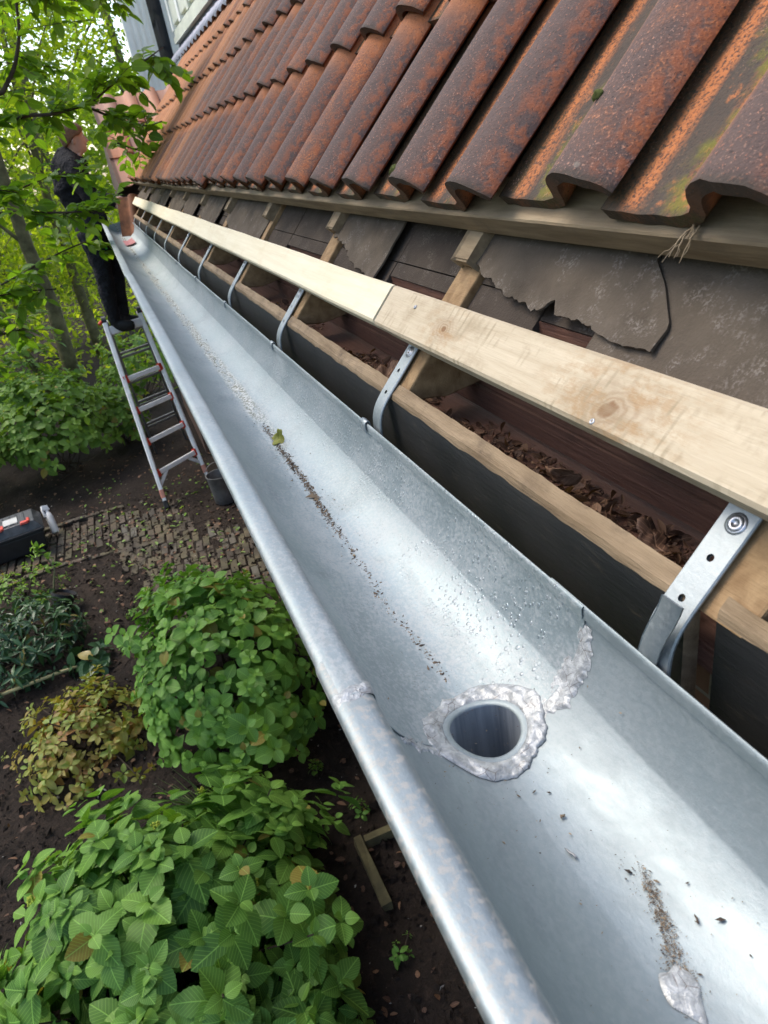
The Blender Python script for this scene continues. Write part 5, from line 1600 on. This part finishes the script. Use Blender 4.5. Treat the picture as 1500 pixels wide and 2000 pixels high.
specks(mb, 9000, lambda: rr.uniform(-2.2, 0.17), lambda: 0.6 + 6.0 * rr.random() ** 1.4, 0.010, lambda x, y: 0.001, rr, 0.9)
for k in range(150):
    x0, y0 = rr.uniform(-2.1, 0.15), rr.uniform(0.7, 7.0); an_ = rr.uniform(0, 6.3); L_ = rr.uniform(0.05, 0.2)
    q = np.linspace(-0.5, 0.5, 4)
    mb.tube(np.stack([x0 + q * L_ * math.cos(an_) + rr.normal(0, .006, 4), y0 + q * L_ * math.sin(an_) + rr.normal(0, .006, 4), 0.012 + rr.random(4) * 0.01], -1), 0.0022, 4)
tag(mb.build("soil_clods", M_SOIL, None), "loose clods of dark soil", "soil", kind='stuff')

# ------------------------------------------------------------------ trees
def twig_leaves(mbT, mbL_, path, rad0, rad1, rr, leaf, n_twig, tw_len, tpl, lit=0.0, per=8, droop=0.1, spread=1.0):
    """a limb with side twigs that carry alternate leaves"""
    path = np.asarray(path, float)
    m = max(8, len(path) * 4)
    tt = np.linspace(0, 1, len(path)); ts = np.linspace(0, 1, m)
    fine = np.stack([np.interp(ts, tt, path[:, i]) for i in range(3)], -1)
    for i in range(3):                                    # ease the corners
        fine[1:-1, i] = (fine[:-2, i] + 2 * fine[1:-1, i] + fine[2:, i]) / 4
    mbT.tube(fine, np.linspace(rad0, rad1, m), 6)
    ax = unit(fine[-1] - fine[0])
    pos, dr, nor, ln, rn = [], [], [], [], []
    for k in range(n_twig):
        q = rr.uniform(0.12, 1.0); i = int(q * (m - 1)); b = fine[i]
        d = unit(ax * rr.uniform(0.1, 0.9) + rr.normal(0, spread, 3) * (1, 1, 0.55))
        L_ = tw_len * rr.uniform(0.5, 1.2); s = np.linspace(0, 1, 5)[:, None]
        tw = b + s * d * L_ + s ** 2 * np.array([0, 0, -droop * L_])
        mbT.tube(tw, np.linspace(max(0.0022, rad1 * 0.5), 0.0014, 5), 4, cap=False)
        k2 = max(3, int(per * rr.uniform(0.7, 1.2)))
        for j in range(k2):
            u = (j + 0.6) / k2; p = b + u * d * L_ + u * u * np.array([0, 0, -droop * L_])
            sd = unit(np.cross(d, [0, 0, 1.0]) + 1e-3) * (1 if j % 2 else -1)
            pos.append(p); dr.append(unit(d * 0.7 + sd * 0.8 + rr.normal(0, 0.25, 3) + np.array([0, 0, -0.12])))
            nor.append(np.array([0, 0, 1.0]) + rr.normal(0, 0.38, 3)); ln.append(leaf * rr.uniform(0.6, 1.15)); rn.append(np.clip(rr.normal(0.5 + lit, 0.2), 0, 1))
    ln = np.array(ln)
    add_leaves(mbL_, tpl, pos, dr, nor, ln, ln * rr.uniform(0.5, 0.66, len(ln)), np.array(rn))

def Lz(p): return (p[0], p[1], p[2] + H)
rr = np.random.default_rng(101)
ft = empty("overhanging_tree", (-2.75, 4.3, 0), "leafy young tree whose branches hang into the upper left before the worker", "tree")
mbT, mbL_ = MB(), MB()
trk = [(-2.75, 4.3, -0.1), (-2.7, 4.35, 1.2), (-2.6, 4.4, 2.4), (-2.45, 4.5, 3.6), (-2.3, 4.6, 5.0), (-2.2, 4.7, 6.6)]
mbT.tube(trk, [0.10, 0.085, 0.075, 0.06, 0.045, 0.02], 10)
limbs = [
    # (path, radius, twigs, twig length)
    ([(-2.45, 4.5, 3.7), (-1.3, 4.8, 3.45), (-0.56, 5.0, 3.36), (-0.42, 5.0, 3.50), (-0.33, 5.0, 3.66), (-0.26, 5.0, 3.95), (-0.22, 5.0, 4.5)], 0.022, 34, 0.36),
    ([(-2.55, 4.4, 2.9), (-1.2, 4.7, 3.1), (-0.46, 4.9, 3.25), (-0.30, 4.9, 3.23), (-0.07, 4.95, 3.26), (0.13, 5.0, 3.36), (0.46, 5.05, 3.50)], 0.016, 44, 0.24),
    ([(-0.07, 4.95, 3.23), (0.05, 5.1, 3.17), (0.25, 5.2, 3.10), (0.36, 5.3, 3.12)], 0.008, 14, 0.22),
    ([(-2.6, 4.35, 2.4), (-1.4, 4.5, 2.85), (-0.90, 4.6, 2.96), (-0.62, 4.6, 2.86)], 0.013, 24, 0.22),
    ([(-2.6, 4.3, 2.2), (-1.5, 4.4, 2.75), (-0.78, 4.5, 2.79), (-0.43, 4.5, 2.72), (-0.30, 4.6, 2.70), (-0.18, 4.7, 2.66)], 0.011, 26, 0.22),
    ([(-2.62, 4.3, 2.0), (-1.6, 4.4, 2.35), (-1.05, 4.5, 2.36), (-0.80, 4.6, 2.34), (-0.62, 4.7, 2.30)], 0.010, 22, 0.26),
    ([(-2.65, 4.3, 1.7), (-1.7, 4.5, 2.0), (-1.15, 4.6, 2.12), (-0.9, 4.8, 2.10)], 0.010, 20, 0.26),
    ([(-2.4, 4.55, 4.2), (-1.4, 4.9, 4.25), (-0.7, 5.2, 4.05), (-0.2, 5.4, 3.9), (0.2, 5.6, 3.85)], 0.018, 36, 0.36),
    ([(-1.6, 4.4, 2.7), (-0.7, 4.7, 2.86), (-0.42, 4.9, 2.92), (-0.22, 5.0, 2.90)], 0.007, 15, 0.16),
    ([(-0.9, 4.6, 2.40), (-0.5, 4.8, 2.50), (-0.30, 5.0, 2.52)], 0.006, 10, 0.16),
    ([(-0.22, 5.0, 3.95), (0.08, 5.1, 3.92), (0.30, 5.2, 3.80)], 0.006, 18, 0.24),
    ([(-0.26, 5.0, 4.1), (0.05, 5.1, 4.2), (0.36, 5.2, 4.12)], 0.006, 14, 0.24),
    ([(0.02, 5.0, 3.03), (0.10, 5.3, 3.0), (0.2, 5.4, 2.96)], 0.005, 8, 0.18),
    ([(-2.3, 4.6, 5.0), (-1.2, 4.2, 5.5), (-0.2, 4.0, 5.6)], 0.025, 34, 0.6),
    ([(-2.45, 4.5, 4.0), (-1.6, 3.4, 4.8), (-1.0, 2.4, 5.0)], 0.025, 34, 0.6),
    ([(-2.5, 4.4, 3.4), (-2.2, 3.2, 4.0), (-1.9, 2.0, 4.1)], 0.022, 34, 0.55),
    ([(-2.3, 4.6, 5.2), (-2.0, 3.0, 6.0), (-1.6, 1.6, 6.2)], 0.025, 34, 0.6),
]
for pth, r0, ntw, tl in limbs:
    near = tl > 0.5
    twig_leaves(mbT, mbL_, pth, r0, 0.004, rr, 0.10 if not near else 0.15, ntw, tl, T_OVAL if not near else T_SIMPLE, 0.05, 8 if not near else 14)
mbT.build("trunk", M_TWIG, ft, smooth=True)
mbL_.build("crown", M_CAN, ft, smooth=True)

def wood_tree(label, base, top, r0, crown, nleaf, leaf, mat, seed, lean=0.0, group="trees of the woodland behind the garden", lit=0.0, limbs=4):
    rr = np.random.default_rng(seed)
    base = np.array(base, float); top = np.array(top, float)
    t = empty("woodland_tree", tuple(base), label, "tree", group)
    mbT, mbC = MB(), MB()
    s = np.linspace(0, 1, 8)[:, None]
    tr = base + (top - base) * s + np.stack([0.05 * fnoise(s[:, 0] * 5, seed), 0.05 * fnoise(s[:, 0] * 5, seed + 1), 0 * s[:, 0]], -1)
    mbT.tube(tr, np.linspace(r0, r0 * 0.35, 8), 9)
    P, D, N_, L_, R_ = [], [], [], [], []
    for (cx, cy, cz, rx, ry, rz) in crown:
        c = np.array((cx, cy, cz))
        for k in range(limbs):
            e = c + unit(rr.normal(0, 1, 3)) * np.array([rx, ry, rz]) * 0.7
            b = tr[rr.integers(3, 8)]; q = np.linspace(0, 1, 5)[:, None]
            mbT.tube(b + (e - b) * q + np.array([0, 0, 0.25]) * np.sin(q * np.pi), np.linspace(r0 * 0.22, 0.006, 5), 5, cap=False)
        nc = max(8, int(nleaf / len(crown) / 14))
        for k in range(nc):                      # leaves come in sprays, with gaps between
            a = c + unit(rr.normal(0, 1, 3)) * np.array([rx, ry, rz]) * rr.uniform(0.35, 1.05)
            d = unit(rr.normal(0, 1, 3) * (1, 1, 0.4))
            lum = rr.normal(0, 0.16)
            for j in range(14):
                P.append(a + d * leaf * 4.2 * (j / 14 - 0.5) + rr.normal(0, leaf * 0.9, 3)); D.append(d + rr.normal(0, 0.6, 3)); N_.append(np.array([0, 0, 1.0]) + rr.normal(0, 0.5, 3))
                L_.append(leaf * rr.uniform(0.6, 1.2)); R_.append(np.clip(0.5 + lit + lum + rr.normal(0, 0.14), 0, 1))
    L_ = np.array(L_)
    add_leaves(mbC, T_SIMPLE, P, D, N_, L_, L_ * 0.62, np.array(R_))
    mbT.build("trunk", M_BARK, t, smooth=True)
    mbC.build("crown", mat, t, smooth=True)
wood_tree("thick mossy trunk rising behind the shrub at the left, leaning towards the worker", (-1.22, 10.2, 0), (-1.0, 10.0, 5.2), 0.115, [(-1.4, 10.6, 5.4, 1.6, 1.5, 1.0), (-2.6, 10.2, 4.6, 1.2, 1.2, 0.9)], 2600, 0.10, M_CAN, 301, lit=0.1)
wood_tree("thinner mossy trunk just left of the thick one, leaning left", (-1.38, 9.9, 0), (-2.2, 9.7, 4.4), 0.065, [(-2.4, 9.8, 4.8, 1.2, 1.2, 0.9)], 1200, 0.10, M_CAN, 302, lit=0.1)
wood_tree("bright yellow-green tree straight behind the worker's back", (-0.9, 13.5, 0), (-0.7, 13.5, 5.0), 0.10, [(-0.9, 13.4, 3.4, 1.3, 1.2, 1.4), (-1.2, 13.6, 1.7, 1.4, 1.1, 0.9), (-0.2, 13.6, 5.0, 1.2, 1.1, 0.9)], 8200, 0.085, M_BACK, 303, lit=0.1)
wood_tree("yellow-green tree at the far left of the woodland", (-3.2, 13.0, 0), (-3.2, 13.0, 5.0), 0.12, [(-3.0, 13.2, 3.6, 1.4, 1.2, 1.5), (-2.6, 13.0, 1.9, 1.2, 1.1, 0.9), (-3.4, 13.0, 5.5, 1.5, 1.3, 1.0)], 4200, 0.09, M_BACK, 304, lit=0.0)
wood_tree("tall tree with sky gaps between its sprays at the top left", (-1.0, 18.0, 0), (-0.5, 18.0, 8.0), 0.16, [(-0.9, 18.0, 7.0, 2.0, 1.5, 1.1), (-1.8, 18.4, 5.2, 1.9, 1.5, 1.3), (0.6, 18.4, 5.6, 1.0, 1.2, 0.9)], 4200, 0.11, M_BACK, 305, lit=-0.12)
wood_tree("dense woodland tree beyond the wing roof", (1.4, 19.0, 0), (1.4, 19.0, 7.0), 0.16, [(0.8, 18.6, 4.2, 1.8, 1.6, 1.6), (1.6, 18.6, 7.6, 2.0, 1.6, 1.2)], 3200, 0.11, M_BACK, 306, lit=-0.08)
wood_tree("leafy understorey tree low behind the two trunks", (-2.2, 15.5, 0), (-2.1, 15.5, 2.6), 0.07, [(-2.2, 15.5, 2.4, 2.2, 1.2, 1.2), (-0.3, 15.8, 1.7, 1.8, 1.1, 0.9)], 6800, 0.08, M_BACK, 307, lit=0.15)
# more distant trees as one far-off mass
rr = np.random.default_rng(55); mb = MB(); n = 15000
x = rr.uniform(-16, 7, n); y = rr.uniform(24, 31, n); top = 5.6 + 1.6 * fnoise(x * 0.7, 9)
z = rr.uniform(0, 1, n) ** 0.8 * top
add_leaves(mb, T_SIMPLE, np.stack([x, y, z], -1), rr.normal(0, 1, (n, 3)), np.array([0, -0.4, 1.0]) + rr.normal(0, 0.6, (n, 3)), rr.uniform(0.2, 0.42, n), rr.uniform(0.14, 0.26, n), np.clip(0.35 + 0.3 * fnoise2(x * 0.9, z * 0.9, 4) + rr.normal(0, 0.12, n), 0, 1))
tag(mb.build("woodland_foliage", M_BACK, None, smooth=True), "far woodland reading as one green mass", "woodland", kind='stuff')
rr = np.random.default_rng(56); mb = MB(); n = 9000
y = rr.uniform(-8, 24, n); x = -7.5 - rr.uniform(0, 3, n); top = 6.4 + 1.8 * fnoise(y * 0.6, 19)
z = rr.uniform(0, 1, n) ** 0.8 * top
add_leaves(mb, T_SIMPLE, np.stack([x, y, z], -1), rr.normal(0, 1, (n, 3)), np.array([0.4, 0, 1.0]) + rr.normal(0, 0.6, (n, 3)), rr.uniform(0.25, 0.5, n), rr.uniform(0.18, 0.3, n), np.clip(rr.normal(0.3, 0.15, n), 0, 1))
tag(mb.build("woodland_foliage", M_HEDGE, None, smooth=True), "green mass of trees along the left side of the garden", "woodland", kind='stuff')
# undergrowth on the ground behind the shrubs
mb = MB(); n = 5200
x = rr.uniform(-6, 2.5, n); y = rr.uniform(9.6, 23, n)
add_leaves(mb, T_SIMPLE, np.stack([x, y, rr.random(n) ** 2 * 0.5 + 0.02], -1), rr.normal(0, 1, (n, 3)), np.array([0, 0, 1.0]) + rr.normal(0, 0.6, (n, 3)), rr.uniform(0.08, 0.18, n), rr.uniform(0.05, 0.1, n), np.clip(rr.normal(0.6, 0.3, n), 0, 1))
tag(mb.build("undergrowth", M_BACK, None, smooth=True), "yellow-green undergrowth on the woodland floor", "undergrowth", kind='stuff')

# ------------------------------------------------------------------ the worker
M_SKIN = plain("skin", (0.40, 0.245, 0.185), 0.55, 0, 0.12, 14, 0.05)
M_HAIR = plain("short_brown_hair", (0.13, 0.068, 0.032), 0.7, 0, 0.4, 60, 0.4, 0.004)
M_HOOD = plain("black_hoodie_cloth", (0.016, 0.016, 0.018), 0.9, 0, 0.3, 9, 0.9, 0.03, 0.2)
M_TROU = plain("black_work_trousers", (0.020, 0.021, 0.025), 0.85, 0, 0.4, 7, 0.9, 0.03, 0.2)
M_SHOE = plain("black_work_shoe", (0.012, 0.012, 0.012), 0.6, 0, 0.3, 25, 0.3, 0.003, 0.3)
wk = empty("person", (-0.32, 7.02, H - 0.94), "person in black hoodie and black trousers standing on the ladder, bending to the gutter's end", "person")

def skin_mesh(name, mat, chains, parent, sub=2, voxel=None, extra=None):
    """chains: lists of (x, y, z, rx, ry); every chain is a closed tapering tube, all fused into one surface"""
    base = np.array(parent.location); mb = MB()
    th = np.linspace(0, 2 * np.pi, 16, endpoint=False)
    for chn in chains:
        C_ = np.array(chn, float); n_ = len(C_)
        tt = np.arange(n_); ts = np.linspace(0, n_ - 1, (n_ - 1) * 5 + 1)
        F = np.stack([np.interp(ts, tt, C_[:, k]) for k in range(5)], -1)
        for _ in range(3): F[1:-1] = (F[:-2] + 2 * F[1:-1] + F[2:]) / 4
        T = unit(np.gradient(F[:, :3], axis=0)); rings = []
        ref = np.array([1.0, 0, 0]) if abs(T[:, 0]).max() < 0.8 else np.array([0, 0, 1.0])
        def ring(c, t_, r1, r2):
            u = unit(ref - t_ * (ref @ t_)); v = np.cross(t_, u)
            return c + r1 * np.cos(th)[:, None] * u + r2 * np.sin(th)[:, None] * v
        for q in (0.05, 0.6, 0.9): rings.append(ring(F[0, :3] - T[0] * F[0, 3:].min() * math.sqrt(1 - q * q) * 0.8, T[0], F[0, 3] * q, F[0, 4] * q))
        for k in range(len(F)): rings.append(ring(F[k, :3], T[k], F[k, 3], F[k, 4]))
        for q in (0.9, 0.6, 0.05): rings.append(ring(F[-1, :3] + T[-1] * F[-1, 3:].min() * math.sqrt(1 - q * q) * 0.8, T[-1], F[-1, 3] * q, F[-1, 4] * q))
        b = mb.n; mb.grid(np.array(rings), close=True)
        mb.f.append([b + k for k in range(16)][::-1]); mb.f.append([b + (len(rings) - 1) * 16 + k for k in range(16)]); mb.mi += [0, 0]
    v1 = [tuple(np.array(v) - base) for v in np.concatenate(mb.v)]; f1 = list(mb.f)
    for ev, ef in (extra or []):
        k0 = len(v1); v1 += [tuple(np.array(v) - base) for v in ev]; f1 += [tuple(q + k0 for q in f) for f in ef]
    me = bpy.data.meshes.new(name); me.from_pydata(v1, [], f1); me.update()
    o = bpy.data.objects.new(name, me); COL.objects.link(o)
    rm = o.modifiers.new("rm", 'REMESH'); rm.mode = 'VOXEL'; rm.voxel_size = voxel; rm.use_smooth_shade = True
    sm = o.modifiers.new("sm", 'SMOOTH'); sm.factor = 0.5; sm.iterations = 3 if name == "body" else 6
    if name != "body":                       # cloth hangs in folds
        tx = bpy.data.textures.new("folds", 'CLOUDS'); tx.noise_scale = 0.07; tx.noise_depth = 1
        dm = o.modifiers.new("folds", 'DISPLACE'); dm.texture = tx; dm.strength = 0.020 if name != "shoe" else 0.004; dm.mid_level = 0.45
    dg = bpy.context.evaluated_depsgraph_get()
    m2 = bpy.data.meshes.new_from_object(o.evaluated_get(dg)); o.modifiers.clear(); o.data = m2
    import bmesh
    bm = bmesh.new(); bm.from_mesh(m2); bm.verts.ensure_lookup_table(); seen = set(); isl = []
    for v0 in bm.verts:
        if v0.index in seen: continue
        st = [v0]; seen.add(v0.index); comp = []
        while st:
            q = st.pop(); comp.append(q)
            for e_ in q.link_edges:
                w_ = e_.other_vert(q)
                if w_.index not in seen: seen.add(w_.index); st.append(w_)
        isl.append(comp)
    isl.sort(key=len)
    print("ISLANDS", name, [len(q) for q in isl][-8:])
    for comp in isl[:-1]:
        for q in comp: bm.verts.remove(q)
    bm.to_mesh(m2); bm.free()
    m2.materials.clear(); m2.materials.append(mat)
    m2.polygons.foreach_set("use_smooth", [True] * len(m2.polygons)); m2.update()
    o.parent = parent
    return o
hz = H
pelvis = (-0.30, 7.00, hz + 0.02)
# body: pelvis - spine - neck, arms with hands, legs; one surface
def ch(*p): return [(x, y, z + hz, rx, ry) for (x, y, z, rx, ry) in p]
handA = (-0.005, 6.86, 0.13)      # far hand on the tile
handB = (-0.04, 6.80, 0.10)
spine = ch((-0.30, 7.00, 0.02, .13, .105), (-0.33, 7.01, 0.18, .125, .10), (-0.345, 7.02, 0.34, .145, .11), (-0.315, 7.03, 0.47, .13, .10), (-0.265, 7.03, 0.535, .055, .055), (-0.235, 7.03, 0.60, .052, .055))
armR = ch((-0.315, 7.03, 0.47, .13, .10), (-0.30, 6.86, 0.455, .065, .062), (-0.27, 6.80, 0.30, .052, .05), (-0.235, 6.77, 0.19, .045, .043), (-0.15, 6.78, 0.16, .040, .037), (-0.075, 6.79, 0.13, .027, .024), (-0.045, 6.80, 0.115, .030, .020), (-0.015, 6.80, 0.10, .030, .017))
armL = ch((-0.315, 7.03, 0.47, .13, .10), (-0.31, 7.20, 0.455, .065, .062), (-0.25, 7.27, 0.31, .052, .05), (-0.20, 7.26, 0.20, .045, .043), (-0.11, 7.16, 0.18, .040, .037), (-0.035, 7.06, 0.16, .027, .024), (-0.01, 7.03, 0.155, .030, .020), (0.015, 7.00, 0.15, .030, .017))
def fingers(tip, d, up, sd):
    d, up, sd = unit(d), unit(up), unit(sd); tip = np.array(tip); out = []
    for j, (off, L_) in enumerate(((-0.027, 0.055), (-0.009, 0.066), (0.009, 0.062), (0.026, 0.048))):
        r = 0.0085
        p0 = tip; p1 = tip + sd * off + d * 0.018; p2 = p1 + d * L_ * 0.5 - up * 0.008; p3 = p2 + d * L_ * 0.3 - up * 0.026; p4 = p3 - up * 0.02 + d * 0.002
        out.append([(*p0, .030, .017)] + [(*p, r * q, r * q) for p, q in ((p1, 1.1), (p2, 1.0), (p3, .92), (p4, .8))])
    p1 = tip - d * 0.03 + sd * -0.036 - up * 0.008
    out.append([(*(tip - d * 0.0), .030, .017), (*p1, .011, .011), (*(p1 + d * 0.03 - sd * 0.012 - up * 0.012), .010, .010), (*(p1 + d * 0.052 - sd * 0.004 - up * 0.022), .0085, .0085)])
    return out
legR = ch((-0.30, 7.00, 0.02, .13, .105), (-0.33, 6.93, -0.06, .095, .09), (-0.325, 6.92, -0.25, .078, .078), (-0.335, 6.93, -0.44, .058, .058), (-0.365, 6.95, -0.62, .055, .052), (-0.375, 6.96, -0.84, .038, .038), (-0.37, 6.96, -0.895, .042, .036), (-0.30, 6.93, -0.905, .040, .030), (-0.24, 6.92, -0.915, .032, .022))
legL = ch((-0.30, 7.00, 0.02, .13, .105), (-0.27, 7.09, -0.06, .095, .09), (-0.235, 7.10, -0.25, .078, .078), (-0.225, 7.10, -0.44, .058, .058), (-0.265, 7.09, -0.62, .055, .052), (-0.285, 7.08, -0.84, .038, .038), (-0.28, 7.08, -0.895, .042, .036), (-0.21, 7.07, -0.905, .040, .030), (-0.155, 7.06, -0.915, .032, .022))
hd = np.array((-0.215, 7.03, 0.68 + hz))
HS = [(-.20, .020, .078, .054), (-.135, .030, .074, .053), (-.116, .072, .070, .047), (-.100, .086, .072, .056), (-.070, .090, .078, .064), (-.050, .093, .086, .068),
      (-.030, .095, .092, .070), (0, .090, .098, .074), (.035, .094, .101, .077), (.070, .084, .098, .073), (.095, .060, .080, .057), (.110, .026, .042, .030), (.114, .004, .005, .004)]
def head_ring(an, dz, grow_=1.0, add=0.0):
    f, b, w = (np.interp(dz, [h[0] for h in HS], [h[k] for h in HS]) for k in (1, 2, 3))
    c = np.cos(an); x = np.where(c > 0, f, b) * grow_ + add
    return np.stack([hd[0] + x * np.sign(c) * np.abs(c) ** 0.9, hd[1] + (w * grow_ + add) * np.sign(np.sin(an)) * np.abs(np.sin(an)) ** 0.85, hd[2] + dz + 0 * an], -1)
an = np.linspace(0, 2 * np.pi, 28, endpoint=False)
hm = MB(); hm.grid(np.array([head_ring(an, h[0]) for h in HS]), close=True); hm.f.append(list(range(28))[::-1]); hm.f.append(list(range(28 * 12, 28 * 13)))
nm = MB(); nm.tube([(hd[0] + 0.085, hd[1], hd[2] + 0.012), (hd[0] + 0.100, hd[1], hd[2] - 0.018), (hd[0] + 0.110, hd[1], hd[2] - 0.036), (hd[0] + 0.090, hd[1], hd[2] - 0.046)], [.009, .012, .015, .012], 10)
head_parts = [(m_.v[0], m_.f) for m_ in (hm, nm)]
fR = fingers((-0.015, 6.80, 0.10 + hz), (1, 0.1, -0.3), (0.3, 0, 1), (0, 1, 0))
fL = fingers((0.015, 7.00, 0.15 + hz), (0.75, -0.6, -0.1), (0.2, 0, 1), (0.6, 0.75, 0))
body = skin_mesh("body", M_SKIN, [spine, armR, armL, legR, legL, *fR, *fL], wk, 1, 0.0048, head_parts)
# clothes: their own surfaces round the body
def grow(chain, k, cut=None):
    return [(x, y, z, rx * k + 0.008, ry * k + 0.008) for (x, y, z, rx, ry) in (chain if cut is None else chain[cut[0]:cut[1]])]
hoodie = skin_mesh("hoodie", M_HOOD, [grow(spine, 1.06, (0, 4)) + [(-0.275, 7.03, 0.515 + H, .082, .085)], grow(armR, 1.2, (0, 6)), grow(armL, 1.2, (0, 6)),
                   [(-0.345, 7.02, 0.34 + hz, .145 * 1.18 + .008, .11 * 1.18 + .008), (-0.385, 7.02, 0.49 + hz, .055, .08), (-0.37, 7.02, 0.545 + hz, .04, .06)]], wk, 1, 0.009)
trou = skin_mesh("trousers", M_TROU, [grow(spine, 1.04, (0, 2)), grow(legR, 1.18, (0, 6)), grow(legL, 1.18, (0, 6))], wk, 1, 0.009)
for leg in (legR, legL):
    skin_mesh("shoe", M_SHOE, [[(x, y, z - 0.004, rx * 1.15 + 0.012, ry * 1.1 + 0.010) for (x, y, z, rx, ry) in leg[5:9]]], wk, 1, 0.007)
# hair as a shell over the skull, ears, eyes, mouth
mb = MB(); P = []
for p in np.linspace(0, 1, 14):
    low_ = 0.052 - 0.125 * (0.5 - 0.5 * np.cos(an)) ** 0.8 + 0.02 * np.exp(-((np.abs(np.pi - an) - 1.7) / 0.25) ** 2)     # hairline: high in front, nape behind
    zz = low_ + (0.1145 - low_) * p ** 0.8
    P.append(np.array([head_ring(np.array([a_]), z_, 1.02, 0.004 + 0.003 * math.sin(a_ * 11 + p * 9) * (p < 0.9))[0] + (0, 0, 0.006 * p) for a_, z_ in zip(an, zz)]))
mb.grid(np.array(P), close=True, flip=True)
o = mb.build("hair", M_HAIR, wk, smooth=True); o.modifiers.new("t", 'SOLIDIFY').thickness = 0.006
for sgn in (-1, 1):
    mb = MB(); P = []
    for p in np.linspace(0, 1, 5):
        an = np.linspace(0, 2 * np.pi, 14, endpoint=False)
        P.append(np.stack([hd[0] - 0.006 + 0.020 * math.cos(p * 1.5) * np.cos(an), np.full(14, hd[1] + sgn * (0.070 + 0.016 * p)), hd[2] - 0.022 + 0.032 * math.cos(p * 1.5) * np.sin(an)], -1))
    mb.grid(np.array(P), close=True); mb.build("ear", M_SKIN, body, smooth=True)
    mb = MB(); c = np.array([hd[0] + 0.0745, hd[1] + sgn * 0.034, hd[2] + 0.002]); an = np.linspace(0, 2 * np.pi, 10, endpoint=False)
    mb.grid(np.array([[c + 0.011 * np.array([math.cos(p), math.sin(p) * math.cos(a), math.sin(p) * math.sin(a)]) for a in an] for p in (0.05, 0.6, 1.2, 1.9, 2.6)]), close=True); mb.build("eye", plain("eye_white", (0.5, 0.46, 0.42), 0.3, 0, 0.1, 5, 0), body, smooth=True)
mb = MB(); mb.tube([(hd[0] + 0.088, hd[1] - 0.022, hd[2] - 0.062), (hd[0] + 0.094, hd[1], hd[2] - 0.061), (hd[0] + 0.088, hd[1] + 0.022, hd[2] - 0.062)], 0.005, 6); mb.build("mouth", plain("lips", (0.36, 0.13, 0.11), 0.5, 0, 0.1, 10, 0), body, smooth=True)
pen = empty("marker_pen", (-0.262, 6.83, H - 0.15), "bright green marker pen tucked in the worker's trouser pocket", "pen")
mb = MB(); mb.tube([(-0.285, 6.835, H - 0.085), (-0.262, 6.832, H - 0.14), (-0.248, 6.832, H - 0.185)], 0.0075, 10); mb.build("barrel", plain("bright_green_plastic", (0.07, 0.55, 0.05), 0.4, 0, 0.1, 8, 0), pen)
mb = MB(); mb.tube([(-0.2475, 6.832, H - 0.187), (-0.238, 6.832, H - 0.212)], 0.0085, 10); mb.build("cap", bpy.data.materials["bright_green_plastic"], pen)
